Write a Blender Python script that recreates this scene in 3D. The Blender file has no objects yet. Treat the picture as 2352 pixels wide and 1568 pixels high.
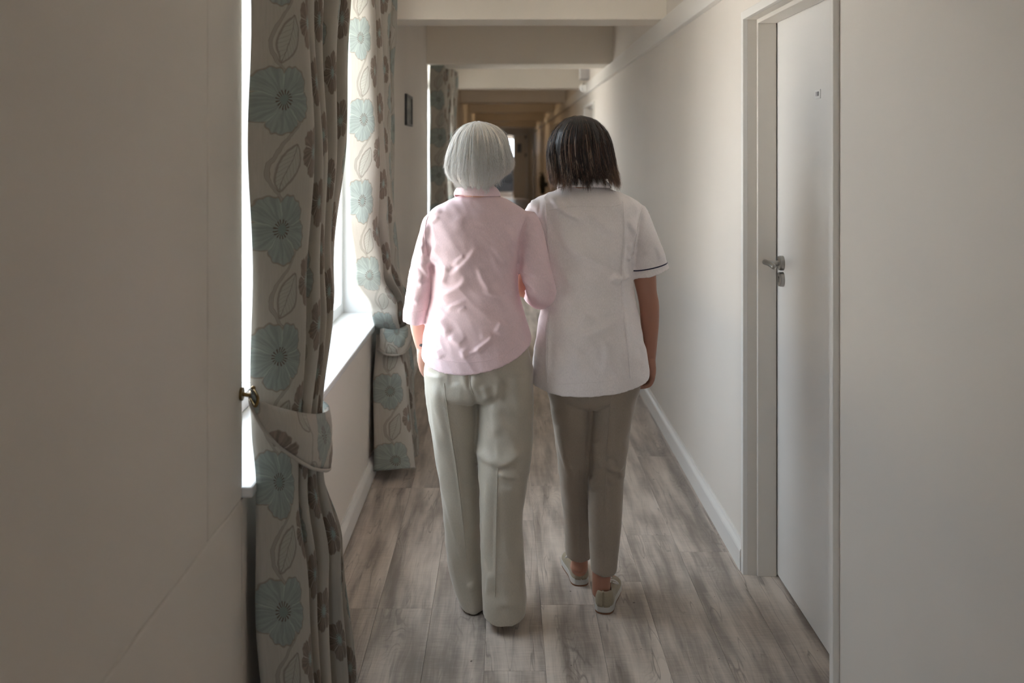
import bpy, bmesh, math, random
import numpy as np
from mathutils import Vector, Matrix, noise as mnoise

random.seed(7)
rng = np.random.default_rng(7)
SC = bpy.context.scene
COL = SC.collection

# ------------------------------------------------------------------ camera
F = 2287.0            # focal length in pixels of a 2352 px wide frame (35 mm)
VX, VY = 1158.0, 351.0
H = 1.55              # eye height of the photographer

cam_d = bpy.data.cameras.new('camera')
cam = bpy.data.objects.new('camera', cam_d)
COL.objects.link(cam)
cam.location = (0, 0, H)
cam.rotation_euler = (math.radians(90), 0, 0)
cam_d.sensor_width = 36.0
cam_d.lens = F / 2352.0 * 36.0
cam_d.shift_x = (1176 - VX) / 2352.0
cam_d.shift_y = -(784 - VY) / 2352.0
cam_d.clip_start = 0.02
cam_d.clip_end = 200
cam_d.dof.use_dof = True
cam_d.dof.focus_distance = 3.3
cam_d.dof.aperture_fstop = 2.8
SC.camera = cam

# ------------------------------------------------------------------ sky, exposure
w = bpy.data.worlds.new('overcast_sky')
SC.world = w
w.use_nodes = True
bg = w.node_tree.nodes['Background']
bg.inputs[0].default_value = (0.80, 0.90, 1.0, 1)
bg.inputs[1].default_value = 4.0
# sun stands over the far side of the roof: it never enters, but it lights the paving outside the windows
sun_d = bpy.data.lights.new('sun', 'SUN')
sun_d.energy = 32.0
sun_d.angle = math.radians(1.5)
sun_d.color = (1.0, 0.95, 0.89)
sun = bpy.data.objects.new('sun', sun_d)
COL.objects.link(sun)
sun.rotation_euler = (0, math.radians(32), 0)
SC.view_settings.view_transform = 'Standard'
SC.view_settings.look = 'None'
SC.view_settings.exposure = 1.15
SC.view_settings.gamma = 1.0
SC.view_settings.use_curve_mapping = False
SC.cycles.max_bounces = 14
SC.cycles.diffuse_bounces = 10
SC.cycles.glossy_bounces = 4
SC.cycles.transparent_max_bounces = 8
SC.cycles.sample_clamp_indirect = 6.0
SC.cycles.use_denoising = True


# ------------------------------------------------------------------ helpers
BASE = {}


def par(o, p):
    if p is not None:
        o.parent = p
        o.matrix_parent_inverse = Matrix.Translation(-Vector(BASE.get(p.name, (0, 0, 0))))


def tag(o, label=None, cat=None, group=None, kind=None):
    if label:
        o['label'] = label
    if cat:
        o['category'] = cat
    if group:
        o['group'] = group
    if kind:
        o['kind'] = kind
    return o


def empty(name, loc, label=None, cat=None, group=None, kind=None):
    o = bpy.data.objects.new(name, None)
    COL.objects.link(o)
    o.location = loc
    o.empty_display_size = 0.1
    BASE[o.name] = tuple(loc)
    return tag(o, label, cat, group, kind)


def mobj(name, verts, faces, mat, parent=None, smooth=False):
    me = bpy.data.meshes.new(name)
    me.from_pydata([tuple(v) for v in verts], [], faces)
    me.update()
    if mat:
        me.materials.append(mat)
    if smooth:
        me.polygons.foreach_set('use_smooth', [True] * len(me.polygons))
    o = bpy.data.objects.new(name, me)
    COL.objects.link(o)
    BASE[o.name] = (0, 0, 0)
    par(o, parent)
    return o


def bm_obj(name, bm, mat, parent=None, smooth=False):
    me = bpy.data.meshes.new(name)
    bmesh.ops.recalc_face_normals(bm, faces=bm.faces)
    bm.to_mesh(me)
    bm.free()
    if mat:
        me.materials.append(mat)
    if smooth:
        me.polygons.foreach_set('use_smooth', [True] * len(me.polygons))
    o = bpy.data.objects.new(name, me)
    COL.objects.link(o)
    BASE[o.name] = (0, 0, 0)
    par(o, parent)
    return o


def add_box(bm, x0, x1, y0, y1, z0, z1):
    r = bmesh.ops.create_cube(bm, size=1.0)
    bmesh.ops.scale(bm, vec=(x1 - x0, y1 - y0, z1 - z0), verts=r['verts'])
    bmesh.ops.translate(bm, vec=((x0 + x1) / 2, (y0 + y1) / 2, (z0 + z1) / 2), verts=r['verts'])
    return r['verts']


def box(name, x0, x1, y0, y1, z0, z1, mat, parent=None, bevel=0.0, seg=2):
    bm = bmesh.new()
    add_box(bm, x0, x1, y0, y1, z0, z1)
    if bevel:
        bmesh.ops.bevel(bm, geom=bm.edges[:], offset=bevel, segments=seg, profile=0.5, affect='EDGES')
    return bm_obj(name, bm, mat, parent)


def boxes(name, lst, mat, parent=None, bevel=0.0):
    bm = bmesh.new()
    for b in lst:
        add_box(bm, *b)
    if bevel:
        bmesh.ops.bevel(bm, geom=bm.edges[:], offset=bevel, segments=2, profile=0.5, affect='EDGES')
    return bm_obj(name, bm, mat, parent)


def cyl(bm, p0, p1, r0, r1=None, n=24):
    p0, p1 = Vector(p0), Vector(p1)
    r1 = r0 if r1 is None else r1
    d = p1 - p0
    q = d.to_track_quat('Z', 'Y').to_matrix().to_4x4()
    q.translation = (p0 + p1) / 2
    bmesh.ops.create_cone(bm, cap_ends=True, segments=n, radius1=r0, radius2=r1, depth=d.length, matrix=q)


def catmull(pts, sub):
    P = [np.array(p, float) for p in pts]
    P = [2 * P[0] - P[1]] + P + [2 * P[-1] - P[-2]]
    out = []
    for i in range(1, len(P) - 2):
        for k in range(sub):
            t = k / sub
            a, b, c, d = P[i - 1], P[i], P[i + 1], P[i + 2]
            out.append(0.5 * ((2 * b) + (-a + c) * t + (2 * a - 5 * b + 4 * c - d) * t * t + (-a + 3 * b - 3 * c + d) * t ** 3))
    out.append(P[-2])
    return out


def px(x, y, D):
    return Vector(((x - VX) * D / F, D, H - (y - VY) * D / F))


def tube(pts, radii, n=14, sub=4, flat=1.0):
    """closed tapered tube along points; radii per point; returns verts, faces"""
    ctrl = [list(p) + [r] for p, r in zip(pts, radii)]
    C = catmull(ctrl, sub)
    cs = [Vector(c[:3]) for c in C]
    rs = [max(0.0005, c[3]) for c in C]
    V, Fc = [], []
    u = None
    for i, c in enumerate(cs):
        t = (cs[min(i + 1, len(cs) - 1)] - cs[max(i - 1, 0)]).normalized()
        if u is None:
            a = Vector((1, 0, 0)) if abs(t.x) < 0.9 else Vector((0, 0, 1))
            u = (a - t * a.dot(t)).normalized()
        else:
            u = (u - t * u.dot(t)).normalized()
        v = t.cross(u)
        for k in range(n):
            an = 2 * math.pi * k / n
            V.append(c + u * math.cos(an) * rs[i] + v * math.sin(an) * rs[i] * flat)
    m = len(cs)
    for i in range(m - 1):
        for k in range(n):
            k2 = (k + 1) % n
            Fc.append((i * n + k, i * n + k2, (i + 1) * n + k2, (i + 1) * n + k))
    a = len(V)
    t0 = (cs[0] - cs[1]).normalized()
    t1 = (cs[-1] - cs[-2]).normalized()
    V.append(cs[0] + t0 * rs[0] * 0.6)
    V.append(cs[-1] + t1 * rs[-1] * 0.6)
    for k in range(n):
        k2 = (k + 1) % n
        Fc.append((a, k2, k))
        Fc.append((a + 1, (m - 1) * n + k, (m - 1) * n + k2))
    return V, Fc


def ellipsoid(c, r, n=16, m=12, rot=None):
    V, Fc = [], []
    for i in range(m + 1):
        ph = math.pi * i / m
        for k in range(n):
            th = 2 * math.pi * k / n
            p = Vector((r[0] * math.sin(ph) * math.cos(th), r[1] * math.sin(ph) * math.sin(th), r[2] * math.cos(ph)))
            if rot:
                p = rot @ p
            V.append(Vector(c) + p)
    for i in range(m):
        for k in range(n):
            k2 = (k + 1) % n
            Fc.append((i * n + k, (i + 1) * n + k, (i + 1) * n + k2, i * n + k2))
    return V, Fc


def loft_px(secs, n=56, sub=5, power=2.3, recess=0.02):
    """closed loft from rings given in photo pixels: (xl, yl, xr, yr, D, half_depth[, back_drop])"""
    S = catmull([list(s) + [0.0] * (7 - len(s)) for s in secs], sub)
    V, Fc = [], []

    def ring(s, sc=1.0, up=0.0):
        xl, yl, xr, yr, D, b, drop = s
        xm, ym = (xl + xr) / 2, (yl + yr) / 2
        for k in range(n):
            an = 2 * math.pi * k / n
            ca, sa = math.cos(an), math.sin(an)
            ce = math.copysign(abs(ca) ** (2 / power), ca)
            se = math.copysign(abs(sa) ** (2 / power), sa)
            p = px(xm + ce * (xr - xl) / 2 * sc, ym + ce * (yr - yl) / 2, D)
            p.y = D - b * se * sc
            p.z += -drop * (0.5 + 0.5 * abs(se)) * (1 - ce * ce) ** 0.5 + up
            V.append(p)

    for s in S:
        ring(s)
    last = S[-1]
    if recess:
        ring(last, 0.86)
        ring(last, 0.84, recess)
    m = len(V) // n
    for i in range(m - 1):
        for k in range(n):
            k2 = (k + 1) % n
            Fc.append((i * n + k, i * n + k2, (i + 1) * n + k2, (i + 1) * n + k))
    for base, flip in ((0, True), ((m - 1) * n, False)):
        c = sum((V[base + k] for k in range(n)), Vector()) / n
        ci = len(V)
        V.append(c)
        for k in range(n):
            k2 = (k + 1) % n
            Fc.append((ci, base + k2, base + k) if flip else (ci, base + k, base + k2))
    return V, Fc


def merge(parts):
    V, Fc = [], []
    for v, f in parts:
        o = len(V)
        V += list(v)
        Fc += [tuple(i + o for i in q) for q in f]
    return V, Fc


def remeshed(name, parts, mat, voxel, smooth, parent=None, strokes=None, rough=0.0, rough_scale=9.0, samp=1.5, swid=0.95, post=None):
    V, Fc = merge(parts)
    o = mobj(name + '_src', V, Fc, None)
    m = o.modifiers.new('r', 'REMESH')
    m.mode = 'VOXEL'
    m.voxel_size = voxel
    if smooth:
        s = o.modifiers.new('s', 'SMOOTH')
        s.factor = 0.5
        s.iterations = smooth
    dg = bpy.context.evaluated_depsgraph_get()
    me = bpy.data.meshes.new_from_object(o.evaluated_get(dg))
    bpy.data.objects.remove(o)
    me.name = name
    nv = len(me.vertices)
    co = np.zeros(nv * 3)
    me.vertices.foreach_get('co', co)
    co = co.reshape(-1, 3)
    no = np.zeros(nv * 3)
    me.vertex_normals.foreach_get('vector', no)
    no = no.reshape(-1, 3)
    if rough:
        d = np.array([mnoise.noise(Vector((c[0] * rough_scale, c[1] * rough_scale, c[2] * rough_scale * 0.6)))
                      + 0.55 * (0.6 - abs(mnoise.noise(Vector(((c[0] + c[2] * 0.7) * rough_scale * 2.4, c[1] * rough_scale * 1.5, (c[2] - c[0] * 0.7) * rough_scale * 0.8 + 7)))) * 2.2) for c in co])
        co = co + no * (d * rough)[:, None]
    if strokes:
        P = np.stack([VX + co[:, 0] * F / co[:, 1], VY + (H - co[:, 2]) * F / co[:, 1]], 1)
        wt = np.clip((0.35 - no[:, 1]) / 0.5, 0, 1)
        disp = np.zeros(nv)
        for pts, amp, wid in strokes:
            pts = [np.array(p, float) for p in (catmull(pts, 5) if len(pts) > 2 else pts)]
            L = sum(np.linalg.norm(b - a) for a, b in zip(pts[:-1], pts[1:]))
            best = np.full(nv, 1e9)
            along = np.zeros(nv)
            side = np.ones(nv)
            acc = 0
            for a, b in zip(pts[:-1], pts[1:]):
                ab = b - a
                l = np.linalg.norm(ab)
                t = np.clip(((P - a) @ ab) / (l * l), 0, 1)
                dist = np.linalg.norm(P - a - t[:, None] * ab, axis=1)
                sel = dist < best
                best[sel] = dist[sel]
                cr_ = (P[:, 0] - a[0]) * ab[1] - (P[:, 1] - a[1]) * ab[0]
                side[sel] = 1.25 + 0.5 * np.tanh(cr_[sel] / l / (wid * 0.9))
                along[sel] = (acc + t[sel] * l) / L
                acc += l
            tp = np.clip(np.minimum(along, 1 - along) * 3.2, 0.0, 1)
            tp = tp * tp * (3 - 2 * tp)
            disp += amp * 0.001 * (samp if amp > 0 else min(samp, 1.1)) * np.exp(-(best / (wid * swid * side)) ** 2) * tp
        co = co + no * (disp * wt)[:, None]
    if post:
        co = post(co, no)
    me.vertices.foreach_set('co', co.ravel())
    me.update()
    me.materials.clear()
    me.materials.append(mat)
    me.polygons.foreach_set('use_smooth', [True] * len(me.polygons))
    ob = bpy.data.objects.new(name, me)
    COL.objects.link(ob)
    BASE[ob.name] = (0, 0, 0)
    par(ob, parent)
    return ob


# ------------------------------------------------------------------ node maths
class E:
    nt = None

    def __init__(s, v):
        s.v = v

    @staticmethod
    def m(op, *a, clamp=False):
        n = E.nt.nodes.new('ShaderNodeMath')
        n.operation = op
        n.use_clamp = clamp
        for i, x in enumerate(a):
            x = x.v if isinstance(x, E) else x
            if isinstance(x, (int, float)):
                n.inputs[i].default_value = x
            else:
                E.nt.links.new(x, n.inputs[i])
        return E(n.outputs[0])

    def __add__(s, o): return E.m('ADD', s, o)
    def __radd__(s, o): return E.m('ADD', o, s)
    def __sub__(s, o): return E.m('SUBTRACT', s, o)
    def __rsub__(s, o): return E.m('SUBTRACT', o, s)
    def __mul__(s, o): return E.m('MULTIPLY', s, o)
    def __rmul__(s, o): return E.m('MULTIPLY', o, s)
    def __truediv__(s, o): return E.m('DIVIDE', s, o)


def fsin(a): return E.m('SINE', a)
def fcos(a): return E.m('COSINE', a)
def fabs_(a): return E.m('ABSOLUTE', a)
def fsqrt(a): return E.m('SQRT', a)
def fmod_(a, b): return E.m('FLOORED_MODULO', a, b)
def fpow(a, b): return E.m('POWER', a, b)
def fmin(a, b): return E.m('MINIMUM', a, b)
def fmax(a, b): return E.m('MAXIMUM', a, b)
def atan2(a, b): return E.m('ARCTAN2', a, b)


def step(x, e0, e1):
    """smooth 0..1 as x goes e0->e1"""
    n = E.nt.nodes.new('ShaderNodeMapRange')
    n.interpolation_type = 'SMOOTHSTEP'
    E.nt.links.new(x.v, n.inputs[0])
    n.inputs[1].default_value = e0
    n.inputs[2].default_value = e1
    return E(n.outputs[0])


def mixc(fac, a, b):
    n = E.nt.nodes.new('ShaderNodeMix')
    n.data_type = 'RGBA'
    for i, x in ((0, fac), (6, a), (7, b)):
        x = x.v if isinstance(x, E) else x
        if isinstance(x, (int, float)):
            n.inputs[i].default_value = x
        elif isinstance(x, tuple):
            n.inputs[i].default_value = (*x, 1)
        else:
            E.nt.links.new(x, n.inputs[i])
    return E(n.outputs[2])


def noise_tex(vec, scale, detail=3.0, rough=0.5, dist=0.0):
    n = E.nt.nodes.new('ShaderNodeTexNoise')
    n.inputs['Scale'].default_value = scale
    n.inputs['Detail'].default_value = detail
    n.inputs['Roughness'].default_value = rough
    n.inputs['Distortion'].default_value = dist
    if vec is not None:
        E.nt.links.new(vec.v, n.inputs['Vector'])
    return E(n.outputs[0])


def combine(x, y, z):
    n = E.nt.nodes.new('ShaderNodeCombineXYZ')
    for i, a in enumerate((x, y, z)):
        a = a.v if isinstance(a, E) else a
        if isinstance(a, (int, float)):
            n.inputs[i].default_value = a
        else:
            E.nt.links.new(a, n.inputs[i])
    return E(n.outputs[0])


def coords(kind='Object'):
    n = E.nt.nodes.new('ShaderNodeTexCoord')
    s = E.nt.nodes.new('ShaderNodeSeparateXYZ')
    E.nt.links.new(n.outputs[kind], s.inputs[0])
    return E(n.outputs[kind]), E(s.outputs[0]), E(s.outputs[1]), E(s.outputs[2])


def srgb(r, g, b):
    f = lambda c: c / 12.92 if c <= 0.04045 else ((c + 0.055) / 1.055) ** 2.4
    return (f(r / 255), f(g / 255), f(b / 255))


def new_mat(name):
    m = bpy.data.materials.new(name)
    m.use_nodes = True
    E.nt = m.node_tree
    return m, m.node_tree.nodes['Principled BSDF']


def link(a, sock):
    E.nt.links.new(a.v if isinstance(a, E) else a, sock)


def bump(b, h, strength, dist=0.001):
    n = E.nt.nodes.new('ShaderNodeBump')
    n.inputs['Strength'].default_value = strength
    n.inputs['Distance'].default_value = dist
    link(h, n.inputs['Height'])
    link(n.outputs[0], b.inputs['Normal'])


def plain(name, col, rough=0.5, metal=0.0, spec=0.5, nscale=0, nstr=0.2, ndist=0.001, var=0.0, sheen=0.0):
    m, b = new_mat(name)
    b.inputs['Base Color'].default_value = (*col, 1)
    b.inputs['Roughness'].default_value = rough
    b.inputs['Metallic'].default_value = metal
    b.inputs['Specular IOR Level'].default_value = spec
    if sheen:
        b.inputs['Sheen Weight'].default_value = sheen
        b.inputs['Sheen Roughness'].default_value = 0.4
    if nscale:
        v, x, y, z = coords()
        nz = noise_tex(v, nscale, 4)
        bump(b, nz, nstr, ndist)
        if var:
            n2 = noise_tex(v, 1.7, 3)
            c2 = tuple(c * (1 - var) for c in col)
            link(mixc(step(n2, 0.35, 0.7), col, c2), b.inputs['Base Color'])
    return m


def cloth(name, col, rough=0.7, sheen=0.3, weave=900, var=0.06, spec=0.3, trans=0.0):
    m, b = new_mat(name)
    v, x, y, z = coords()
    n2 = noise_tex(v, 6, 3)
    fine = noise_tex(combine(x * 1.0, y * 1.0, z * 0.35), 420, 2)
    c2 = tuple(c * (1 - var) for c in col)
    c3 = tuple(min(1, c * (1 + var)) for c in col)
    link(mixc(step(n2 * 0.5 + fine * 0.5, 0.35, 0.65), c2, c3), b.inputs['Base Color'])
    b.inputs['Roughness'].default_value = rough
    b.inputs['Specular IOR Level'].default_value = spec
    b.inputs['Sheen Weight'].default_value = sheen
    b.inputs['Sheen Roughness'].default_value = 0.35
    wv = fsin(x * weave * 2) * fsin(z * weave * 2) * 0.5 + fine
    bump(b, wv, 0.12, 0.0006)
    return m


# ------------------------------------------------------------------ materials
M = {}
M['wall'] = plain('painted_wall', srgb(219, 212, 204), 0.55, spec=0.35, nscale=260, nstr=0.10, ndist=0.0008, var=0.03)
M['beam'] = plain('painted_beam', srgb(228, 220, 208), 0.5, spec=0.35, nscale=200, nstr=0.08, var=0.03)
M['gloss'] = plain('gloss_trim', srgb(224, 221, 217), 0.38, spec=0.45, nscale=90, nstr=0.03)
M['frame'] = plain('door_frame_paint', srgb(214, 208, 200), 0.42, spec=0.4, nscale=120, nstr=0.04)
M['leaf'] = plain('door_leaf_paint', srgb(226, 223, 220), 0.36, spec=0.45, nscale=140, nstr=0.05, var=0.02)
M['winframe'] = plain('window_frame_paint', srgb(212, 212, 212), 0.35)
M['sill'] = plain('sill_paint', srgb(206, 206, 206), 0.3, nscale=60, nstr=0.03)
M['steel'] = plain('brushed_steel', srgb(168, 165, 160), 0.3, 1.0)
M['black'] = plain('black_plastic', (0.012, 0.012, 0.014), 0.45)
M['dark'] = plain('dark_metal', (0.03, 0.03, 0.032), 0.4)
M['white'] = plain('white_plastic', srgb(232, 230, 228), 0.4)
M['brass'] = plain('aged_brass', srgb(120, 98, 62), 0.35, 1.0)
M['ground'] = plain('pale_paving_outside', (0.50, 0.47, 0.43), 0.9)
M['ink'] = plain('plum_ink', srgb(60, 30, 45), 0.6)
M['skin_w'] = plain('light_skin', srgb(212, 164, 146), 0.5, nscale=160, nstr=0.25, ndist=0.0015, var=0.12)
M['skin_n'] = plain('tanned_skin', srgb(172, 122, 100), 0.48, nscale=160, nstr=0.2, ndist=0.0012, var=0.12)
M['pink'] = cloth('pink_cotton', srgb(242, 216, 222), 0.62, 0.25)
M['tunic'] = cloth('off_white_cotton', srgb(242, 235, 235), 0.7, 0.2)
M['satin'] = cloth('stone_satin', srgb(180, 172, 158), 0.42, 0.35, spec=0.55)
M['taupe'] = cloth('taupe_twill', srgb(154, 141, 128), 0.75, 0.3)
M['navy'] = plain('navy_piping', srgb(30, 30, 62), 0.6)
M['canvas'] = cloth('beige_canvas', srgb(150, 138, 118), 0.8, 0.2)
M['rubber'] = plain('white_rubber', srgb(186, 182, 176), 0.6, nscale=150, nstr=0.2)
M['outsole'] = plain('tan_rubber', srgb(120, 80, 55), 0.7)
M['leather'] = plain('dark_brown_leather', srgb(62, 42, 30), 0.4)
M['lace'] = plain('white_lace', srgb(215, 210, 205), 0.8)
M['eye'] = plain('eye_white', (0.8, 0.8, 0.8), 0.2)


def glass_mat():
    m = bpy.data.materials.new('window_glass')
    m.use_nodes = True
    nt = m.node_tree
    nt.nodes.clear()
    o = nt.nodes.new('ShaderNodeOutputMaterial')
    mx = nt.nodes.new('ShaderNodeMixShader')
    t = nt.nodes.new('ShaderNodeBsdfTransparent')
    t.inputs[0].default_value = (0.96, 0.98, 0.98, 1)
    g = nt.nodes.new('ShaderNodeBsdfGlossy')
    g.inputs['Roughness'].default_value = 0.02
    fr = nt.nodes.new('ShaderNodeFresnel')
    fr.inputs[0].default_value = 1.45
    nt.links.new(fr.outputs[0], mx.inputs[0])
    nt.links.new(t.outputs[0], mx.inputs[1])
    nt.links.new(g.outputs[0], mx.inputs[2])
    nt.links.new(mx.outputs[0], o.inputs[0])
    return m


M['glass'] = glass_mat()


def wood_mat():
    m, b = new_mat('grey_oak_vinyl')
    v, x, y, z = coords()
    oi = E.nt.nodes.new('ShaderNodeObjectInfo')
    rnd = E(oi.outputs['Random'])
    xo = x + rnd * 37.0
    yo = y + rnd * 91.0
    # broad tone streaks, finer grain lines, cross weathering, knots
    broad = noise_tex(combine(xo * 19.0, yo * 1.7, rnd * 9.0), 1.0, 3, 0.5, 0.25)
    blot = noise_tex(combine(xo * 7.0, yo * 2.6, rnd * 4.0), 1.0, 3, 0.6)
    wob = noise_tex(combine(xo * 7.0, yo * 2.4, rnd * 5.0), 1.0, 2)
    grain = noise_tex(combine(xo * 190.0 + wob * 14.0, yo * 3.0, rnd), 1.0, 4, 0.65)
    cross = noise_tex(combine(xo * 16.0, yo * 150.0, rnd), 1.0, 3, 0.7)
    rings = fsin((xo * 60.0 + wob * 46.0) * 3.0)
    ringm = step(noise_tex(combine(xo * 6.0, yo * 1.3, rnd * 3.0), 1.0, 1), 0.58, 0.72)
    crack = 1.0 - step(fabs_(noise_tex(combine(xo * 11.0, yo * 0.9, rnd * 7.0 + 3.0), 1.0, 3, 0.6) - 0.5), 0.0, 0.012)
    spots = step(noise_tex(combine(xo * 55.0, yo * 34.0, rnd), 1.0, 1), 0.79, 0.82)
    tone = broad * 0.75 + blot * 0.45 + grain * 0.22 + cross * 0.20 + rnd * 0.04 - 0.32
    c = mixc(step(tone, 0.27, 0.74), srgb(126, 116, 109), srgb(206, 194, 183))
    c = mixc(ringm * step(rings, 0.4, 1.0) * 0.40, c, srgb(96, 86, 79))
    c = mixc(step(grain, 0.62, 0.8) * 0.35, c, srgb(104, 94, 87))
    c = mixc(crack * step(blot, 0.42, 0.62) * 0.55, c, srgb(78, 69, 63))
    c = mixc(spots * 0.8, c, srgb(58, 48, 42))
    link(c, b.inputs['Base Color'])
    b.inputs['Specular IOR Level'].default_value = 0.5
    link(0.24 + cross * 0.16 + grain * 0.08, b.inputs['Roughness'])
    bump(b, grain * 0.6 + cross * 0.4, 0.18, 0.0008)
    return m


M['wood'] = wood_mat()


def floral_mat(name):
    """printed furnishing fabric: teal poppies, brown open blooms, grey leaves and stems on a cream ground"""
    m, b = new_mat(name)
    tc = E.nt.nodes.new('ShaderNodeUVMap')
    sp = E.nt.nodes.new('ShaderNodeSeparateXYZ')
    E.nt.links.new(tc.outputs[0], sp.inputs[0])
    u0, v0 = E(sp.outputs[0]), E(sp.outputs[1])
    TU, TV = 0.385, 0.316
    vec = combine(u0, v0, 0.0)
    wobx = (noise_tex(vec, 16, 3) - 0.5) * 0.024
    woby = (noise_tex(combine(u0, v0, 3.3), 16, 3) - 0.5) * 0.024
    uu, vv = u0 + wobx, v0 + woby

    def local(cu, cv):
        u1 = uu - (cu - TU / 2)
        drop = E.m('FLOOR', u1 / TU) * (TV * 0.42)
        return fmod_(u1, TU) - TU / 2, fmod_(vv + drop - (cv - TV / 2), TV) - TV / 2

    slub = noise_tex(combine(u0 * 260.0, v0 * 14.0, 0.0), 1.0, 2)
    col = mixc(slub, srgb(166, 160, 150), srgb(184, 178, 168))
    # stems: two winding lines
    for ph, off in ((0.0, 0.075), (2.4, 0.28)):
        cx = fsin(vv * (2 * math.pi / TV) + ph) * 0.045 + off
        d = fabs_(fmod_(uu - cx + TU / 2, TU) - TU / 2)
        col = mixc((1.0 - step(d, 0.0022, 0.0042)) * 0.8, col, srgb(150, 145, 134))
        col = mixc((1.0 - step(fabs_(d - 0.0045), 0.0004, 0.0013)) * 0.7, col, srgb(122, 112, 100))

    def leaf(cu, cv, ang, L, W):
        nonlocal col
        lu, lv = local(cu, cv)
        ca, sa = math.cos(ang), math.sin(ang)
        a = lu * ca + lv * sa
        c = lv * ca - lu * sa
        k = 1.0 - fpow(fabs_(a) / L, 2.0)
        dist = fabs_(c) / W - k
        inside = 1.0 - step(dist, -0.06, 0.0)
        edge = (1.0 - step(fabs_(dist), 0.03, 0.16)) * step(k, 0.0, 0.03)
        vein = step(fsin((a + fabs_(c) * 1.2) * 420.0), 0.7, 1.0)
        col = mixc(inside * 0.75, col, srgb(168, 166, 156))
        col = mixc(inside * vein * 0.35, col, srgb(120, 116, 106))
        col = mixc((1.0 - step(fabs_(c), 0.0005, 0.0016)) * inside * 0.7, col, srgb(112, 106, 96))
        col = mixc(edge * 0.65, col, srgb(118, 110, 100))

    leaf(0.080, 0.250, 1.15, 0.066, 0.030)
    leaf(0.275, 0.060, 2.0, 0.055, 0.024)
    leaf(0.350, 0.220, 2.4, 0.040, 0.017)

    def bloom(cu, cv, R, npet, petal, petal2, line, centre, dots, rc, ph):
        nonlocal col
        lu, lv = local(cu, cv)
        r = fsqrt(lu * lu + lv * lv * 0.86)
        th = atan2(lv, lu) + ph
        lobe = fpow(fabs_(fcos(th * (npet / 2))), 0.45)
        scal = fsin(th * 23.0) * 0.022
        q = r / R - (lobe * 0.30 + 0.70 + scal)
        inside = 1.0 - step(q, -0.02, 0.0)
        streak = noise_tex(combine(th * 9.0, r * 14.0, ph), 1.0, 3)
        pc = mixc(step(streak, 0.35, 0.7), petal, petal2)
        col = mixc(inside * 0.96, col, pc)
        gap = (1.0 - step(fabs_(fcos(th * (npet / 2))), 0.03, 0.13)) * inside * step(r / R, 0.25, 0.4)
        col = mixc(gap * 0.8, col, line)
        col = mixc((1.0 - step(fabs_(q), 0.006, 0.04)) * 0.7, col, srgb(132, 120, 106))
        disc = 1.0 - step(r / R + fsin(th * 17.0) * 0.02, rc * 0.5, rc * 0.56)
        col = mixc(disc, col, centre)
        ring = (1.0 - step(fabs_(r / R - rc * 0.72), rc * 0.16, rc * 0.30)) * step(fsin(th * 16.0), 0.1, 0.5)
        col = mixc(ring, col, dots)

    bloom(0.062, 0.10, 0.082, 5, srgb(134, 142, 137), srgb(152, 160, 154), srgb(170, 176, 168),
          srgb(126, 136, 130), srgb(100, 84, 74), 0.28, 0.3)
    bloom(0.185, 0.288, 0.060, 6, srgb(116, 104, 94), srgb(142, 129, 117), srgb(190, 183, 172),
          srgb(150, 162, 156), srgb(154, 166, 160), 0.34, 0.8)
    bloom(0.300, 0.170, 0.070, 5, srgb(134, 142, 137), srgb(152, 160, 154), srgb(170, 176, 168),
          srgb(126, 136, 130), srgb(100, 84, 74), 0.28, 1.4)
    link(col, b.inputs['Base Color'])
    b.inputs['Roughness'].default_value = 0.8
    b.inputs['Specular IOR Level'].default_value = 0.25
    b.inputs['Sheen Weight'].default_value = 0.15
    bump(b, slub, 0.15, 0.0008)
    # the unlined edge lets a little daylight through
    nt = E.nt
    tr = nt.nodes.new('ShaderNodeBsdfTranslucent')
    nt.links.new(col.v, tr.inputs[0])
    mx = nt.nodes.new('ShaderNodeMixShader')
    mx.inputs[0].default_value = 0.10
    out = nt.nodes['Material Output']
    nt.links.new(b.outputs[0], mx.inputs[1])
    nt.links.new(tr.outputs[0], mx.inputs[2])
    nt.links.new(mx.outputs[0], out.inputs[0])
    return m


M['floral'] = floral_mat('floral_curtain_print')


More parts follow.
